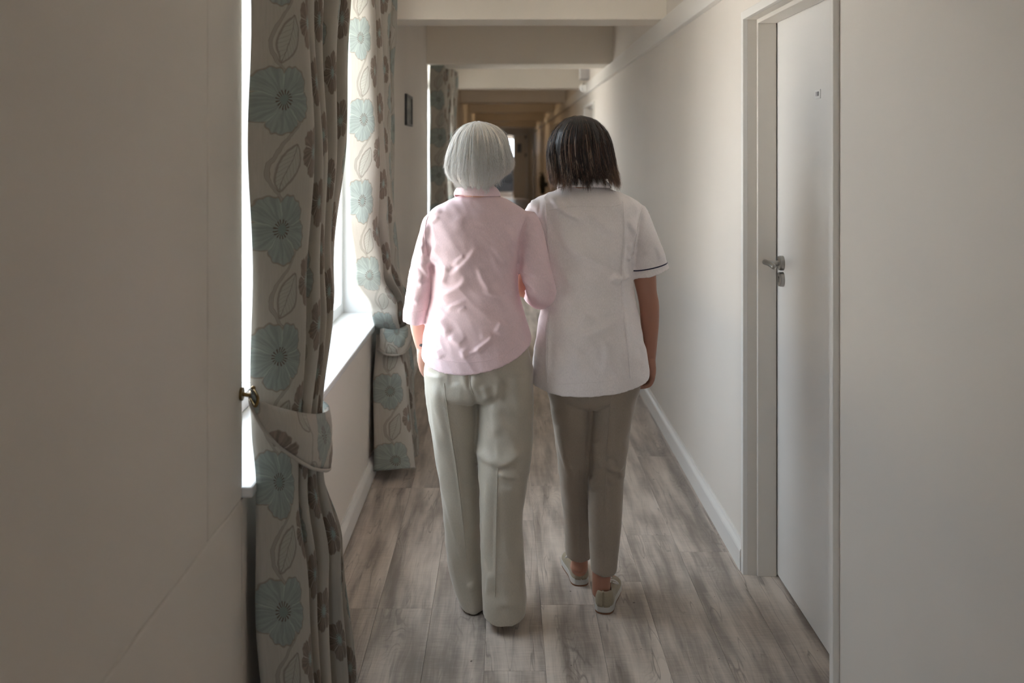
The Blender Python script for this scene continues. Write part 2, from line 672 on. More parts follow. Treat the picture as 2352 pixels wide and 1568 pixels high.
def hair_mat(name, stops, rough=0.38, tipcol=None, tipw=0.0, trans=0.0):
    m, b = new_mat(name)
    g = E.nt.nodes.new('ShaderNodeNewGeometry')
    r = E.nt.nodes.new('ShaderNodeValToRGB')
    cr = r.color_ramp
    cr.elements[0].position, cr.elements[0].color = stops[0][0], (*stops[0][1], 1)
    cr.elements[1].position, cr.elements[1].color = stops[-1][0], (*stops[-1][1], 1)
    for p, c in stops[1:-1]:
        e = cr.elements.new(p)
        e.color = (*c, 1)
    E.nt.links.new(g.outputs['Random Per Island'], r.inputs[0])
    E.nt.links.new(r.outputs[0], b.inputs['Base Color'])
    if tipcol:
        a_ = E.nt.nodes.new('ShaderNodeAttribute')
        a_.attribute_name = 'tip'
        rn = E(g.outputs['Random Per Island'])
        fac = step(E(a_.outputs['Fac']), 0.50, 1.02) * step(fmod_(rn * 7.0, 1.0), 0.25, 0.9) * tipw
        link(mixc(fac, E(r.outputs[0]), tipcol), b.inputs['Base Color'])
    if trans:
        tr_ = E.nt.nodes.new('ShaderNodeBsdfTranslucent')
        E.nt.links.new(r.outputs[0], tr_.inputs[0])
        mx = E.nt.nodes.new('ShaderNodeMixShader')
        mx.inputs[0].default_value = trans
        E.nt.links.new(b.outputs[0], mx.inputs[1])
        E.nt.links.new(tr_.outputs[0], mx.inputs[2])
        E.nt.links.new(mx.outputs[0], E.nt.nodes['Material Output'].inputs[0])
    b.inputs['Roughness'].default_value = rough
    b.inputs['Specular IOR Level'].default_value = 0.4
    if trans:
        b.inputs['Sheen Weight'].default_value = 1.0
        b.inputs['Sheen Roughness'].default_value = 0.5
    return m


M['hair_w'] = hair_mat('white_hair', [(0, srgb(214, 206, 196)), (0.10, srgb(242, 239, 235)), (0.35, srgb(250, 249, 247)), (0.7, srgb(250, 249, 247)), (1, srgb(254, 254, 253))], 0.42, trans=0.3)
M['hair_w_base'] = plain('white_hair_under', srgb(238, 233, 226), 0.6, nscale=90, nstr=0.5, ndist=0.002)
M['hair_n'] = hair_mat('brown_hair', [(0, srgb(28, 22, 20)), (0.5, srgb(44, 33, 28)), (0.78, srgb(70, 50, 40)), (0.91, srgb(132, 98, 76)), (1, srgb(214, 188, 162))], 0.36, srgb(176, 124, 84), 0.75)
M['hair_n_base'] = plain('brown_hair_under', srgb(30, 23, 20), 0.5, nscale=90, nstr=0.5, ndist=0.002)

# ------------------------------------------------------------------ dimensions of the corridor
XL, XR = -0.640, 0.8945
Y0, Y1 = -5.5, 33.5
ZC = 2.64
ZB = 2.284                      # underside of the beams
SILL = 0.734
WIN = [(2.432, 5.09), (8.345, 11.0)]
DOORS = [(2.657, 3.689), (9.82, 11.05), (16.4, 17.55), (22.6, 23.75)]
ZW = 2.30                       # window head

# floor: slab plus single planks
floor = box('floor', XL - 0.3, XR + 0.5, Y0, Y1 + 4.0, -0.12, -0.004, M['wood'])
tag(floor, kind='structure')
PW, PL = 0.185, 1.22


def plank_mesh(wd, ln):
    bm = bmesh.new()
    add_box(bm, -wd / 2, wd / 2, -ln / 2, ln / 2, -0.004, 0)
    top = [e for e in bm.edges if all(v.co.z > -0.001 for v in e.verts)]
    bmesh.ops.bevel(bm, geom=top, offset=0.0007, segments=1, affect='EDGES')
    me = bpy.data.meshes.new('plank')
    bm.to_mesh(me)
    bm.free()
    me.materials.append(M['wood'])
    return me


rows = [0.125 + PW * k for k in range(-5, 6)]
ends = {-0.43: 3.04 + 0.0, -0.245: 3.385, -0.06: 2.67 * 1.1156, 0.125: 3.064 * 1.1156, 0.68: 3.47 * 1.1156}
cache = {}
for k, xs in enumerate(rows):
    x0, x1 = max(xs, XL + 0.002), min(xs + PW, 1.03)
    if x1 - x0 < 0.03:
        continue
    e0 = {-3: 4.61, -4: 4.61, -2: 3.776, -1: 2.98, 0: 3.418, 3: 3.87, 4: 3.87}.get(k - 5, 2.2 + (k * 0.437) % 1.22)
    y = e0 - math.ceil((e0 - 0.6) / PL) * PL
    while y < Y1:
        a, b_ = max(y, 0.3), min(y + PL, Y1)
        if b_ - a > 0.05:
            key = (round(x1 - x0, 4), round(b_ - a, 4))
            if key not in cache:
                cache[key] = plank_mesh(key[0] - 0.0006, key[1] - 0.0006)
            o = bpy.data.objects.new('plank', cache[key])
            COL.objects.link(o)
            o.location = ((x0 + x1) / 2, (a + b_) / 2, 0)
            par(o, floor)
        y += PL

ceiling = box('ceiling', XL - 0.3, XR + 0.3, Y0, Y1, ZC, ZC + 0.15, M['beam'])
tag(ceiling, kind='structure')

# left wall: solid pieces between the windows, dado below, lintel above
wall_left = empty('wall_left', (XL, 0, 0), kind='structure')
WT = 0.27
edges_ = [Y0] + [e for wn in WIN for e in wn] + [Y1]
for i in range(0, len(edges_), 2):
    a, b_ = edges_[i], edges_[i + 1]
    if i == 0:
        # panelled piece beside the near window: joints show as fine lines
        box('panel', XL - WT, XL, a, 2.150, 0.706, ZC, M['wall'], wall_left, 0.006)
        box('panel', XL - WT, XL, 2.150, b_, 0.706, ZC, M['wall'], wall_left, 0.006)
        box('panel', XL - WT, XL, a, b_, -0.02, 0.706, M['wall'], wall_left, 0.006)
    else:
        box('panel', XL - WT, XL, a, b_, -0.02, ZC, M['wall'], wall_left, 0.002)
for a, b_ in WIN:
    box('dado', XL - WT, XL, a, b_, -0.02, SILL - 0.03, M['wall'], wall_left)
    box('lintel', XL - WT, XL, a, b_, ZW, ZC, M['wall'], wall_left)

# right wall with door openings
wall_right = empty('wall_right', (XR, 0, 0), kind='structure')
yy = Y0
for a, b_ in DOORS:
    box('wall_piece', XR, XR + 0.25, yy, a + 0.02, -0.02, ZC, M['wall'], wall_right)
    box('wall_over_door', XR, XR + 0.25, a + 0.02, b_ - 0.02, 2.06, ZC, M['wall'], wall_right)
    yy = b_ - 0.02
box('wall_piece', XR, XR + 0.25, yy, Y1, -0.02, ZC, M['wall'], wall_right)

# back wall, with an unseen glazed door added to light the figures' backs
wall_back = empty('wall_back', (0, Y0, 0), kind='structure')
box('wall_piece', XL - 0.3, -0.60, Y0 - 0.15, Y0, -0.02, ZC, M['wall'], wall_back)
box('wall_piece', 0.25, XR + 0.3, Y0 - 0.15, Y0, -0.02, ZC, M['wall'], wall_back)
box('wall_over_door', -0.60, 0.25, Y0 - 0.15, Y0, 2.35, ZC, M['wall'], wall_back)
gd = empty('door_8', (-0.17, Y0, 0), kind='structure')
boxes('door_frame', [(-0.60, -0.55, Y0 - 0.12, Y0 - 0.05, 0, 2.35), (0.20, 0.25, Y0 - 0.12, Y0 - 0.05, 0, 2.35), (-0.55, 0.20, Y0 - 0.12, Y0 - 0.05, 2.29, 2.35),
                     (-0.55, 0.20, Y0 - 0.12, Y0 - 0.05, 0, 0.12)], M['gloss'], gd)
mobj('pane', [(-0.55, Y0 - 0.09, 0.12), (0.20, Y0 - 0.09, 0.12), (0.20, Y0 - 0.09, 2.29), (-0.55, Y0 - 0.09, 2.29)], [(0, 1, 2, 3)], M['glass'], gd)
pd = bpy.data.lights.new('portal', 'AREA')
pd.shape = 'RECTANGLE'
pd.size, pd.size_y = 0.85, 2.35
pd.cycles.is_portal = True
po = bpy.data.objects.new('sky_portal', pd)
COL.objects.link(po)
po.location = (-0.17, Y0 - 0.16, 1.175)
po.rotation_euler = (math.radians(90), 0, 0)


def skirting(name, xw, sgn, segs):
    """moulded skirting: profile extruded along Y"""
    prof = [(0, 0), (0.0205, 0), (0.0205, 0.072), (0.018, 0.080), (0.010, 0.090), (0.006, 0.100), (0, 0.100)]
    bm = bmesh.new()
    for a, b_ in segs:
        r0 = [bm.verts.new((xw + sgn * p[0], a, p[1])) for p in prof]
        r1 = [bm.verts.new((xw + sgn * p[0], b_, p[1])) for p in prof]
        for i in range(len(prof) - 1):
            bm.faces.new((r0[i], r0[i + 1], r1[i + 1], r1[i]))
        bm.faces.new(r0)
        bm.faces.new(r1)
    return tag(bm_obj(name, bm, M['gloss']), kind='structure')


skirting('baseboard_left', XL, 1, [(Y0, Y1)])
segs, yy = [], Y0
for a, b_ in DOORS:
    segs.append((yy, a - 0.004))
    yy = b_ + 0.004
segs.append((yy, Y1))
skirting('baseboard_right', XR, -1, segs)
# broad rail board along the right wall under the beams
tag(box('trim_1', 0.863, XR, Y0, Y1, 2.175, ZB, M['gloss'], bevel=0.003), kind='structure')

# beams
BEAMS = [(-0.35, -0.05), (5.48, 5.76), (8.22, 8.70), (11.35, 11.60), (14.5, 14.95), (18.1, 18.5), (23.0, 23.4), (28.4, 29.0)]
for i, (a, b_) in enumerate(BEAMS):
    o = box('ceiling_beam', XL - 0.02, XR + 0.02, a, b_, ZB, ZC + 0.01, M['beam'], bevel=0.006)
    tag(o, kind='structure')


# ------------------------------------------------------------------ windows
def window(n, a, b_):
    w_ = empty('window_%d' % n, (XL, (a + b_) / 2, SILL), kind='structure')
    xo, xi = -0.885, -0.822
    fr = 0.055
    boxes('window_frame', [(xo, xi, a, a + fr, SILL, ZW), (xo, xi, b_ - fr, b_, SILL, ZW),
                           (xo, xi, a + fr, b_ - fr, SILL, SILL + fr), (xo, xi, a + fr, b_ - fr, ZW - fr, ZW)], M['winframe'], w_, 0.004)
    k = 3
    for j in range(1, k):
        ym = a + (b_ - a) * j / k
        box('mullion', xo, xi, ym - 0.025, ym + 0.025, SILL + fr, ZW - fr, M['winframe'], w_, 0.004)
    for j in range(k):
        ya = a + (b_ - a) * j / k + 0.02
        yb = a + (b_ - a) * (j + 1) / k - 0.02
        mobj('pane', [(-0.855, ya, SILL + 0.04), (-0.855, yb, SILL + 0.04), (-0.855, yb, ZW - 0.04), (-0.855, ya, ZW - 0.04)], [(0, 1, 2, 3)], M['glass'], w_)
    box('window_sill', XL - WT, XL + 0.026, a - 0.0, b_ + 0.0, SILL - 0.028, SILL, M['sill'], w_, 0.006)
    # plastered reveals
    box('reveal', -0.822, XL - 0.001, a - 0.002, a + 0.003, SILL, ZW, M['winframe'], w_)
    box('reveal', -0.822, XL - 0.001, b_ - 0.003, b_ + 0.002, SILL, ZW, M['winframe'], w_)
    # daylight portal: only guides sampling of the sky through this opening
    pd = bpy.data.lights.new('portal', 'AREA')
    pd.shape = 'RECTANGLE'
    pd.size = ZW - SILL
    pd.size_y = b_ - a
    pd.cycles.is_portal = True
    po = bpy.data.objects.new('sky_portal', pd)
    COL.objects.link(po)
    po.location = (-0.90, (a + b_) / 2, (SILL + ZW) / 2)
    po.rotation_euler = (0, math.radians(-90), 0)


for i, (a, b_) in enumerate(WIN):
    window(i + 1, a, b_)

gr = mobj('ground_outside', [(-80, -60, -0.3), (-0.95, -60, -0.3), (-0.95, 90, -0.3), (-80, 90, -0.3), (80, -60, -0.3), (80, Y0 - 0.2, -0.3), (-0.95, Y0 - 0.2, -0.3)], [(0, 1, 6, 2, 3), (1, 4, 5, 6)], M['ground'])
tag(gr, kind='structure')


# ------------------------------------------------------------------ doors
def door(n, a, b_, number=None):
    d = empty('door_%d' % n, (XR, (a + b_) / 2, 0), kind='structure')
    cw = 0.030
    xf = 0.877
    zt = 2.040
    # architrave
    boxes('architrave', [(xf, XR + 0.001, a, a + cw, 0, zt + cw), (xf, XR + 0.001, b_ - cw, b_, 0, zt + cw),
                         (xf, XR + 0.001, a + cw, b_ - cw, zt, zt + cw)], M['gloss'], d, 0.002)
    # outer jamb lining then door stop, both reaching back to the leaf
    boxes('jamb', [(XR, 1.06, a + 0.018, a + cw, 0, zt), (XR, 1.06, b_ - cw, b_ - 0.018, 0, zt),
                   (XR, 1.06, a + 0.018, b_ - 0.018, zt, zt + 0.022)], M['frame'], d)
    boxes('door_stop', [(0.928, 0.996, a + cw, a + cw + 0.016, 0, zt - 0.016), (0.928, 0.996, b_ - cw - 0.016, b_ - cw, 0, zt - 0.016),
                        (0.928, 0.996, a + cw, b_ - cw, zt - 0.016, zt)], M['frame'], d, 0.0015)
    box('door_leaf', 1.0, 1.042, a + cw + 0.003, b_ - cw - 0.004, 0.008, zt - 0.004, M['leaf'], d, 0.0015)
    box('backing', 1.06, 1.08, a, b_, 0, zt + 0.02, M['dark'], d)
    yh, zh = b_ - 0.118, 1.155
    hd = empty('handle', (1.0, yh, zh))
    hd.location = (0, 0, 0)
    BASE[hd.name] = (0, 0, 0)
    par(hd, d)
    bm = bmesh.new()
    cyl(bm, (1.0, yh, zh), (0.988, yh, zh), 0.0265, n=32)
    cyl(bm, (0.989, yh, zh), (0.984, yh, zh), 0.0245, n=32)
    bm_obj('rose', bm, M['steel'], hd)
    bm = bmesh.new()
    cyl(bm, (1.0, yh, zh - 0.058), (0.988, yh, zh - 0.058), 0.0265, n=32)
    cyl(bm, (0.989, yh, zh - 0.058), (0.984, yh, zh - 0.058), 0.0245, n=32)
    bm_obj('key_rose', bm, M['steel'], hd)
    bm = bmesh.new()
    cyl(bm, (0.985, yh, zh - 0.051), (0.9835, yh, zh - 0.051), 0.0045, n=16)
    add_box(bm, 0.9835, 0.985, yh - 0.0018, yh + 0.0018, zh - 0.068, zh - 0.052)
    bm_obj('keyhole', bm, M['black'], hd)
    V, Fc = tube([(0.99, yh, zh), (0.958, yh - 0.002, zh), (0.935, yh - 0.012, zh + 0.004), (0.926, yh - 0.045, zh + 0.009), (0.930, yh - 0.085, zh + 0.006), (0.938, yh - 0.115, zh - 0.002)],
                 [0.009, 0.009, 0.010, 0.0095, 0.009, 0.0085], 16, 6)
    mobj('lever', V, Fc, M['steel'], hd, True)
    if number:
        sg = empty('number_plate', (1.0, 3.17, 1.737))
        sg.location = (0, 0, 0)
        BASE[sg.name] = (0, 0, 0)
        par(sg, d)
        yc, zc = 3.172, 1.737
        box('plate', 0.9975, 1.0, yc - 0.027, yc + 0.027, zc - 0.0145, zc + 0.0145, M['white'], sg, 0.0006)
        cu = bpy.data.curves.new('digits', 'FONT')
        cu.body = number
        cu.size = 0.021
        cu.align_x = 'CENTER'
        cu.align_y = 'CENTER'
        cu.extrude = 0.0003
        to = bpy.data.objects.new('digits_src', cu)
        COL.objects.link(to)
        dg = bpy.context.evaluated_depsgraph_get()
        me = bpy.data.meshes.new_from_object(to.evaluated_get(dg))
        bpy.data.objects.remove(to)
        me.materials.clear()
        me.materials.append(M['ink'])
        mt = Matrix.Translation((0.9971, yc, zc)) @ Matrix.Rotation(math.radians(-90), 4, 'Z') @ Matrix.Rotation(math.radians(90), 4, 'X')
        me.transform(mt)
        to = bpy.data.objects.new('digits', me)
        COL.objects.link(to)
        par(to, sg)
    return d


for i, (a, b_) in enumerate(DOORS):
    door(i + 1, a, b_, '110' if i == 0 else None)

# ------------------------------------------------------------------ far end of the corridor
wall_end = empty('wall_end', (0, Y1, 0), kind='structure')
box('wall_piece', XL, -0.50, Y1 - 0.02, Y1 + 0.15, -0.02, ZC, M['wall'], wall_end)
box('wall_piece', 0.78, XR, Y1 - 0.02, Y1 + 0.15, -0.02, ZC, M['wall'], wall_end)
box('wall_over_door', -0.50, 0.78, Y1 - 0.02, Y1 + 0.15, 2.18, ZC, M['wall'], wall_end)
dend = empty('door_9', (0.14, Y1, 0), kind='structure')
boxes('door_frame', [(-0.50, -0.44, Y1 - 0.06, Y1 + 0.1, 0, 2.2), (0.72, 0.78, Y1 - 0.06, Y1 + 0.1, 0, 2.2), (-0.44, 0.72, Y1 - 0.06, Y1 + 0.1, 2.13, 2.2)], M['gloss'], dend, 0.005)
lf = box('door_leaf', 0.31, 0.72, Y1, Y1 + 0.045, 0.01, 2.13, M['beam'], dend, 0.003)
box('vision_panel', 0.43, 0.58, Y1 - 0.004, Y1 + 0.0, 1.56, 1.86, plain('grey_blue_glass', srgb(92, 98, 100), 0.2), dend)
box('hinge', 0.70, 0.745, Y1 - 0.075, Y1 - 0.0, 2.03, 2.13, M['dark'], dend)
box('hinge', 0.70, 0.745, Y1 - 0.075, Y1 - 0.0, 1.42, 1.53, M['dark'], dend)
# room beyond the open leaf
room = empty('wall_room_beyond', (0, Y1 + 2, 0), kind='structure')
box('wall_piece', -1.6, 1.6, Y1 + 3.9, Y1 + 4.0, -0.02, 1.35, M['wall'], room)
box('wall_piece', -1.6, -0.6, Y1 + 3.9, Y1 + 4.0, 1.35, 2.1, M['wall'], room)
box('wall_piece', 0.8, 1.6, Y1 + 3.9, Y1 + 4.0, 1.35, 2.1, M['wall'], room)
box('wall_piece', -1.6, 1.6, Y1 + 3.9, Y1 + 4.0, 2.1, 2.8, M['wall'], room)
box('wall_piece', -1.6, -1.5, Y1 + 0.15, Y1 + 3.9, -0.02, 2.8, M['wall'], room)
box('wall_piece', 1.5, 1.6, Y1 + 0.15, Y1 + 3.9, -0.02, 2.8, M['wall'], room)
box('ceiling_piece', -1.6, 1.6, Y1 + 0.15, Y1 + 4.0, 2.8, 2.9, M['beam'], room)
box('floor_piece', -1.6, 1.6, Y1 + 0.15, Y1 + 4.0, -0.12, -0.001, M['wood'], room)
bw = empty('window_9', (0.1, Y1 + 3.95, 1.35), kind='structure')
boxes('window_frame', [(-0.6, 0.8, Y1 + 3.9, Y1 + 3.96, 1.35, 1.40), (-0.6, 0.8, Y1 + 3.9, Y1 + 3.96, 2.05, 2.1), (-0.6, -0.55, Y1 + 3.9, Y1 + 3.96, 1.4, 2.05), (0.75, 0.8, Y1 + 3.9, Y1 + 3.96, 1.4, 2.05), (0.08, 0.12, Y1 + 3.9, Y1 + 3.96, 1.4, 2.05)], M['winframe'], bw)
for xa, xb in ((-0.55, 0.08), (0.12, 0.75)):
    mobj('pane', [(xa, Y1 + 3.93, 1.4), (xb, Y1 + 3.93, 1.4), (xb, Y1 + 3.93, 2.05), (xa, Y1 + 3.93, 2.05)], [(0, 1, 2, 3)], M['glass'], bw)
# dark armchair in that room
ac = empty('armchair', (0.0, Y1 + 2.6, 0), 'dark upholstered armchair in the room beyond the open end door', 'chair')
box('seat', -0.30, 0.30, Y1 + 2.35, Y1 + 2.95, 0.14, 0.48, M['black'], ac, 0.04)
box('backrest', -0.34, 0.34, Y1 + 2.9, Y1 + 3.12, 0.14, 1.12, M['black'], ac, 0.05)
for s in (-1, 1):
    box('armrest', s * 0.36 - 0.07, s * 0.36 + 0.07, Y1 + 2.3, Y1 + 3.05, 0.14, 0.68, M['black'], ac, 0.04)
    for yy in (Y1 + 2.38, Y1 + 3.0):
        box('leg', s * 0.33 - 0.025, s * 0.33 + 0.025, yy - 0.025, yy + 0.025, 0, 0.16, M['dark'], ac)
# white round column with cap and base near the far end of the right wall
colm = empty('pipe_column', (0.80, 29.6, 0), 'white round column with square cap near the far end of the corridor', 'column')
bm = bmesh.new()
cyl(bm, (0.80, 29.6, 0.04), (0.80, 29.6, 2.16), 0.055, n=24)
bm_obj('shaft', bm, M['white'], colm, True)
box('cap', 0.735, 0.863, 29.52, 29.68, 2.16, 2.284, M['white'], colm, 0.008)
box('base', 0.735, 0.868, 29.52, 29.68, 0, 0.05, M['white'], colm, 0.008)
# dark extinguisher standing by the far right wall
ex = empty('fire_extinguisher', (0.74, 20.4, 0), 'small dark fire extinguisher hanging on the right wall far down the corridor', 'extinguisher')
V, Fc = tube([(0.79, 20.4, 0.72), (0.79, 20.4, 0.75), (0.79, 20.4, 1.02), (0.79, 20.4, 1.07), (0.79, 20.4, 1.10)], [0.04, 0.052, 0.052, 0.035, 0.016], 18, 4)
mobj('cylinder', V, Fc, M['dark'], ex, True)
boxes('valve', [(0.775, 0.805, 20.37, 20.43, 1.09, 1.13), (0.72, 0.80, 20.39, 20.41, 1.12, 1.14)], M['black'], ex)
V, Fc = tube([(0.775, 20.39, 1.10), (0.73, 20.36, 1.06), (0.725, 20.36, 0.92), (0.74, 20.37, 0.82)], [0.008] * 4, 8, 5)
mobj('hose', V, Fc, M['black'], ex, True)
box('bracket', 0.83, XR, 20.36, 20.44, 0.85, 0.95, M['dark'], ex)

FILL_LAMPS = ['between the third and fourth beams', 'between the fourth and fifth beams', 'between the fifth and sixth beams', 'between the last two beams near the white column']  # added lamps, hidden by the beams, that brighten the far corridor
for k, yl in enumerate((13.0, 16.5, 20.8, 26.0)):
    cl_ = empty('fill_lamp', (0.12, yl, ZC), 'added unseen fill lamp with warm globe ' + FILL_LAMPS[k], 'lamp', 'added far fill lamps')
    bm = bmesh.new()
    cyl(bm, (0.12, yl, ZC), (0.12, yl, ZC - 0.03), 0.15, n=32)
    bm_obj('base', bm, M['white'], cl_)
    V, Fc = ellipsoid((0.12, yl, ZC - 0.03), (0.13, 0.13, 0.07), 24, 12)
    ml, b = new_mat('warm_fill_glow')
    b.inputs['Base Color'].default_value = (0.9, 0.8, 0.65, 1)
    b.inputs['Emission Color'].default_value = (1.0, 0.72, 0.42, 1)
    b.inputs['Emission Strength'].default_value = (4.0, 7.0, 11.0, 12.0)[k]
    mobj('globe', V, Fc, ml, cl_, True)

# picture on the left wall between the windows
pic = empty('wall_picture', (XL, 6.6, 1.62), 'small dark green framed picture on the wall between two windows', 'picture')
boxes('frame', [(XL, XL + 0.016, 6.40, 6.42, 1.728, 1.932), (XL, XL + 0.016, 6.78, 6.80, 1.728, 1.932), (XL, XL + 0.016, 6.42, 6.78, 1.728, 1.744), (XL, XL + 0.016, 6.42, 6.78, 1.916, 1.932)], M['dark'], pic, 0.002)
mp, b = new_mat('dark_green_print')
v, x, y, z = coords()
link(mixc(step(noise_tex(v, 14, 3), 0.4, 0.62), srgb(38, 48, 46), srgb(110, 118, 112)), b.inputs['Base Color'])
box('print', XL, XL + 0.008, 6.42, 6.78, 1.744, 1.916, mp, pic)

# grey junction box and white sensor on the right wall above the rail
jb = empty('junction_box', (XR, 10.5, 2.3), 'pale grey electrical box on the right wall above the rail between beams', 'box')
box('housing', 0.80, XR, 10.42, 10.58, 2.32, 2.55, plain('pale_grey_plastic', srgb(176, 172, 170), 0.5), jb, 0.006)
box('cover', 0.795, 0.802, 10.43, 10.57, 2.33, 2.54, M['white'], jb, 0.002)
sn = empty('motion_sensor', (0.863, 10.5, 2.2), 'small white rounded motion sensor on the rail of the right wall', 'sensor')
box('mount', 0.835, 0.863, 10.46, 10.54, 2.19, 2.27, M['white'], sn, 0.006)
V, Fc = ellipsoid((0.822, 10.5, 2.235), (0.030, 0.036, 0.04))
mobj('lens', V, Fc, M['white'], sn, True)


# ------------------------------------------------------------------ curtains
def interp_rows(rows, z):
    zs = [r[0] for r in rows]
    if z >= zs[0]:
        return rows[0][1:]
    for a, b_ in zip(rows[:-1], rows[1:]):
        if a[0] >= z >= b_[0]:
            t = (a[0] - z) / (a[0] - b_[0])
            t = t * t * (3 - 2 * t)
            return tuple(p + (q - p) * t for p, q in zip(a[1:], b_[1:]))
    return rows[-1][1:]


def curtain(rows, nf, dy, label, seed, width=1.5, flip=False, first=0.0, power=0.75):
    """rows: (z, y_start, y_end, x_wall_side, x_room_side, lean) ; nf folds between y_start and y_end"""
    ns, nz = 260, 150
    zt, zb = rows[0][0], rows[-1][0]
    V, UV = [], []
    r_ = random.Random(seed)
    ph = [r_.uniform(-0.10, 0.10) for _ in range(nf * 2 + 4)]
    am = [r_.uniform(0.85, 1.06) for _ in range(nf * 2 + 4)]
    am[0] = am[1] = 1.0
    for j in range(nz + 1):
        z = zt + (zb - zt) * j / nz
        ya, yb, xa, xb, lean = interp_rows(rows, z)
        for i in range(ns + 1):
            s = i / ns
            f = s * nf
            k = int(min(f, nf - 1e-6))
            fr = f - k
            # triangle-ish fold: wall -> room -> wall
            wv = math.sin(fr * math.pi)
            wv = wv ** power
            a_ = am[k] * (1.0 - 0.12 * math.sin(z * 3.1 + k))
            X = xa + (xb - xa) * (wv * a_ + lean * s)
            lag = (first if k == 0 else 1.0)
            pit = (yb - ya) / nf
            Y = ya + pit * (k + fr - 0.36 * math.sin(fr * math.pi) * lag + ph[k] * math.sin(fr * math.pi)) + 0.006 * math.sin(z * 5 + s * 17 + seed)
            # fabric overlaps itself slightly at each fold
            X += 0.004 * math.sin(z * 11 + s * 31)
            zz = z + (0.012 * math.sin(s * 21) if j == nz else 0)
            V.append((X, Y + dy, zz))
            UV.append((s * width, z))
    Fc, n = [], ns + 1
    for j in range(nz):
        for i in range(ns):
            Fc.append((j * n + i, (j + 1) * n + i, (j + 1) * n + i + 1, j * n + i + 1))
    o = mobj('curtain', V, Fc, M['floral'], None, True)
    uvl = o.data.uv_layers.new(name='UVMap')
    li = np.zeros(len(o.data.loops), dtype=np.int32)
    o.data.loops.foreach_get('vertex_index', li)
    uvl.data.foreach_set('uv', np.array(UV, dtype=np.float32)[li].ravel())
    sm = o.modifiers.new('thickness', 'SOLIDIFY')
    sm.thickness = 0.0025
    sm.offset = 0
    tag(o, label, 'curtain', 'floral window curtains')
    return o


def band(name, top, bot, dy, parent, ruv=0.0):
    """tie-back: strip between two curves, thickened"""
    T = catmull(top, 10)
    B = catmull(bot, 10)
    V, UV, Fc = [], [], []
    nr = 8
    acc = 0
    for i, (t, b_) in enumerate(zip(T, B)):
        if i:
            acc += float(np.linalg.norm(T[i] - T[i - 1]))
        for k in range(nr + 1):
            q = k / nr
            p = t + (b_ - t) * q
            bul = 0.010 * math.sin(q * math.pi) + 0.003 * math.sin(q * 9 + i * 0.5)
            V.append((p[0] + bul, p[1] - bul * 0.8 + dy, p[2]))
            UV.append((acc * 1.0 + ruv, p[2] + 0.1))
    n = nr + 1
    for i in range(len(T) - 1):
        for k in range(nr):
            Fc.append((i * n + k, i * n + k + 1, (i + 1) * n + k + 1, (i + 1) * n + k))
    o = mobj(name, V, Fc, M['floral'], parent, True)
    uvl = o.data.uv_layers.new(name='UVMap')
    li = np.zeros(len(o.data.loops), dtype=np.int32)
    o.data.loops.foreach_get('vertex_index', li)
    uvl.data.foreach_set('uv', np.array(UV, dtype=np.float32)[li].ravel())
    sm = o.modifiers.new('thickness', 'SOLIDIFY')
    sm.thickness = 0.008
    # piping along the lower edge
    Vp, Fp = tube([Vector((p[0], p[1] + dy, p[2])) for p in B[::3]], [0.0045] * len(B[::3]), 8, 2)
    mobj('piping', Vp, Fp, M['floral'], o, True)
    return o


ROW1 = [  # near-side curtain
    (2.42, 2.43, 3.26, -0.622, -0.490, 0.02),
    (1.60, 2.435, 3.26, -0.622, -0.490, 0.02),
    (1.15, 2.45, 3.12, -0.622, -0.498, 0.02),
    (0.86, 2.46, 2.80, -0.625, -0.505, 0.04),
    (0.72, 2.47, 2.76, -0.620, -0.500, 0.04),
    (0.45, 2.47, 2.86, -0.612, -0.478, 0.10),
    (0.03, 2.48, 2.96, -0.600, -0.455, 0.16)]
ROW2 = [  # far-side curtain
    (2.42, 3.86, 5.02, -0.606, -0.508, 0.0),
    (1.30, 3.88, 5.04, -0.606, -0.508, 0.0),
    (1.05, 4.10, 5.05, -0.608, -0.505, 0.0),
    (0.82, 4.62, 5.05, -0.618, -0.490, 0.0),
    (0.65, 4.80, 5.05, -0.620, -0.480, 0.0),
    (0.45, 4.74, 5.06, -0.620, -0.450, 0.02),
    (0.05, 4.70, 5.10, -0.618, -0.415, 0.05)]


def tie1(o, dy):
    top = [(-0.620, 2.425, 0.972), (-0.606, 2.405, 0.958), (-0.560, 2.392, 0.945), (-0.500, 2.43, 0.918), (-0.484, 2.56, 0.880), (-0.482, 2.74, 0.842), (-0.520, 2.84, 0.85), (-0.600, 2.86, 0.88)]
    bot = [(-0.620, 2.425, 0.958), (-0.606, 2.403, 0.930), (-0.560, 2.385, 0.868), (-0.496, 2.42, 0.800), (-0.476, 2.56, 0.735), (-0.476, 2.72, 0.690), (-0.520, 2.83, 0.70), (-0.600, 2.86, 0.78)]
    return band('tieback', top, bot, dy, o, 0.1)


def tie2(o, dy):
    top = [(-0.600, 4.76, 0.735), (-0.560, 4.735, 0.715), (-0.500, 4.75, 0.712), (-0.462, 4.82, 0.735), (-0.458, 4.95, 0.79), (-0.50, 5.06, 0.86), (-0.632, 5.10, 0.95)]
    bot = [(-0.604, 4.75, 0.615), (-0.560, 4.725, 0.595), (-0.495, 4.74, 0.592), (-0.455, 4.82, 0.620), (-0.450, 4.96, 0.69), (-0.50, 5.07, 0.80), (-0.632, 5.10, 0.93)]
    return band('tieback', top, bot, dy, o, 0.2)


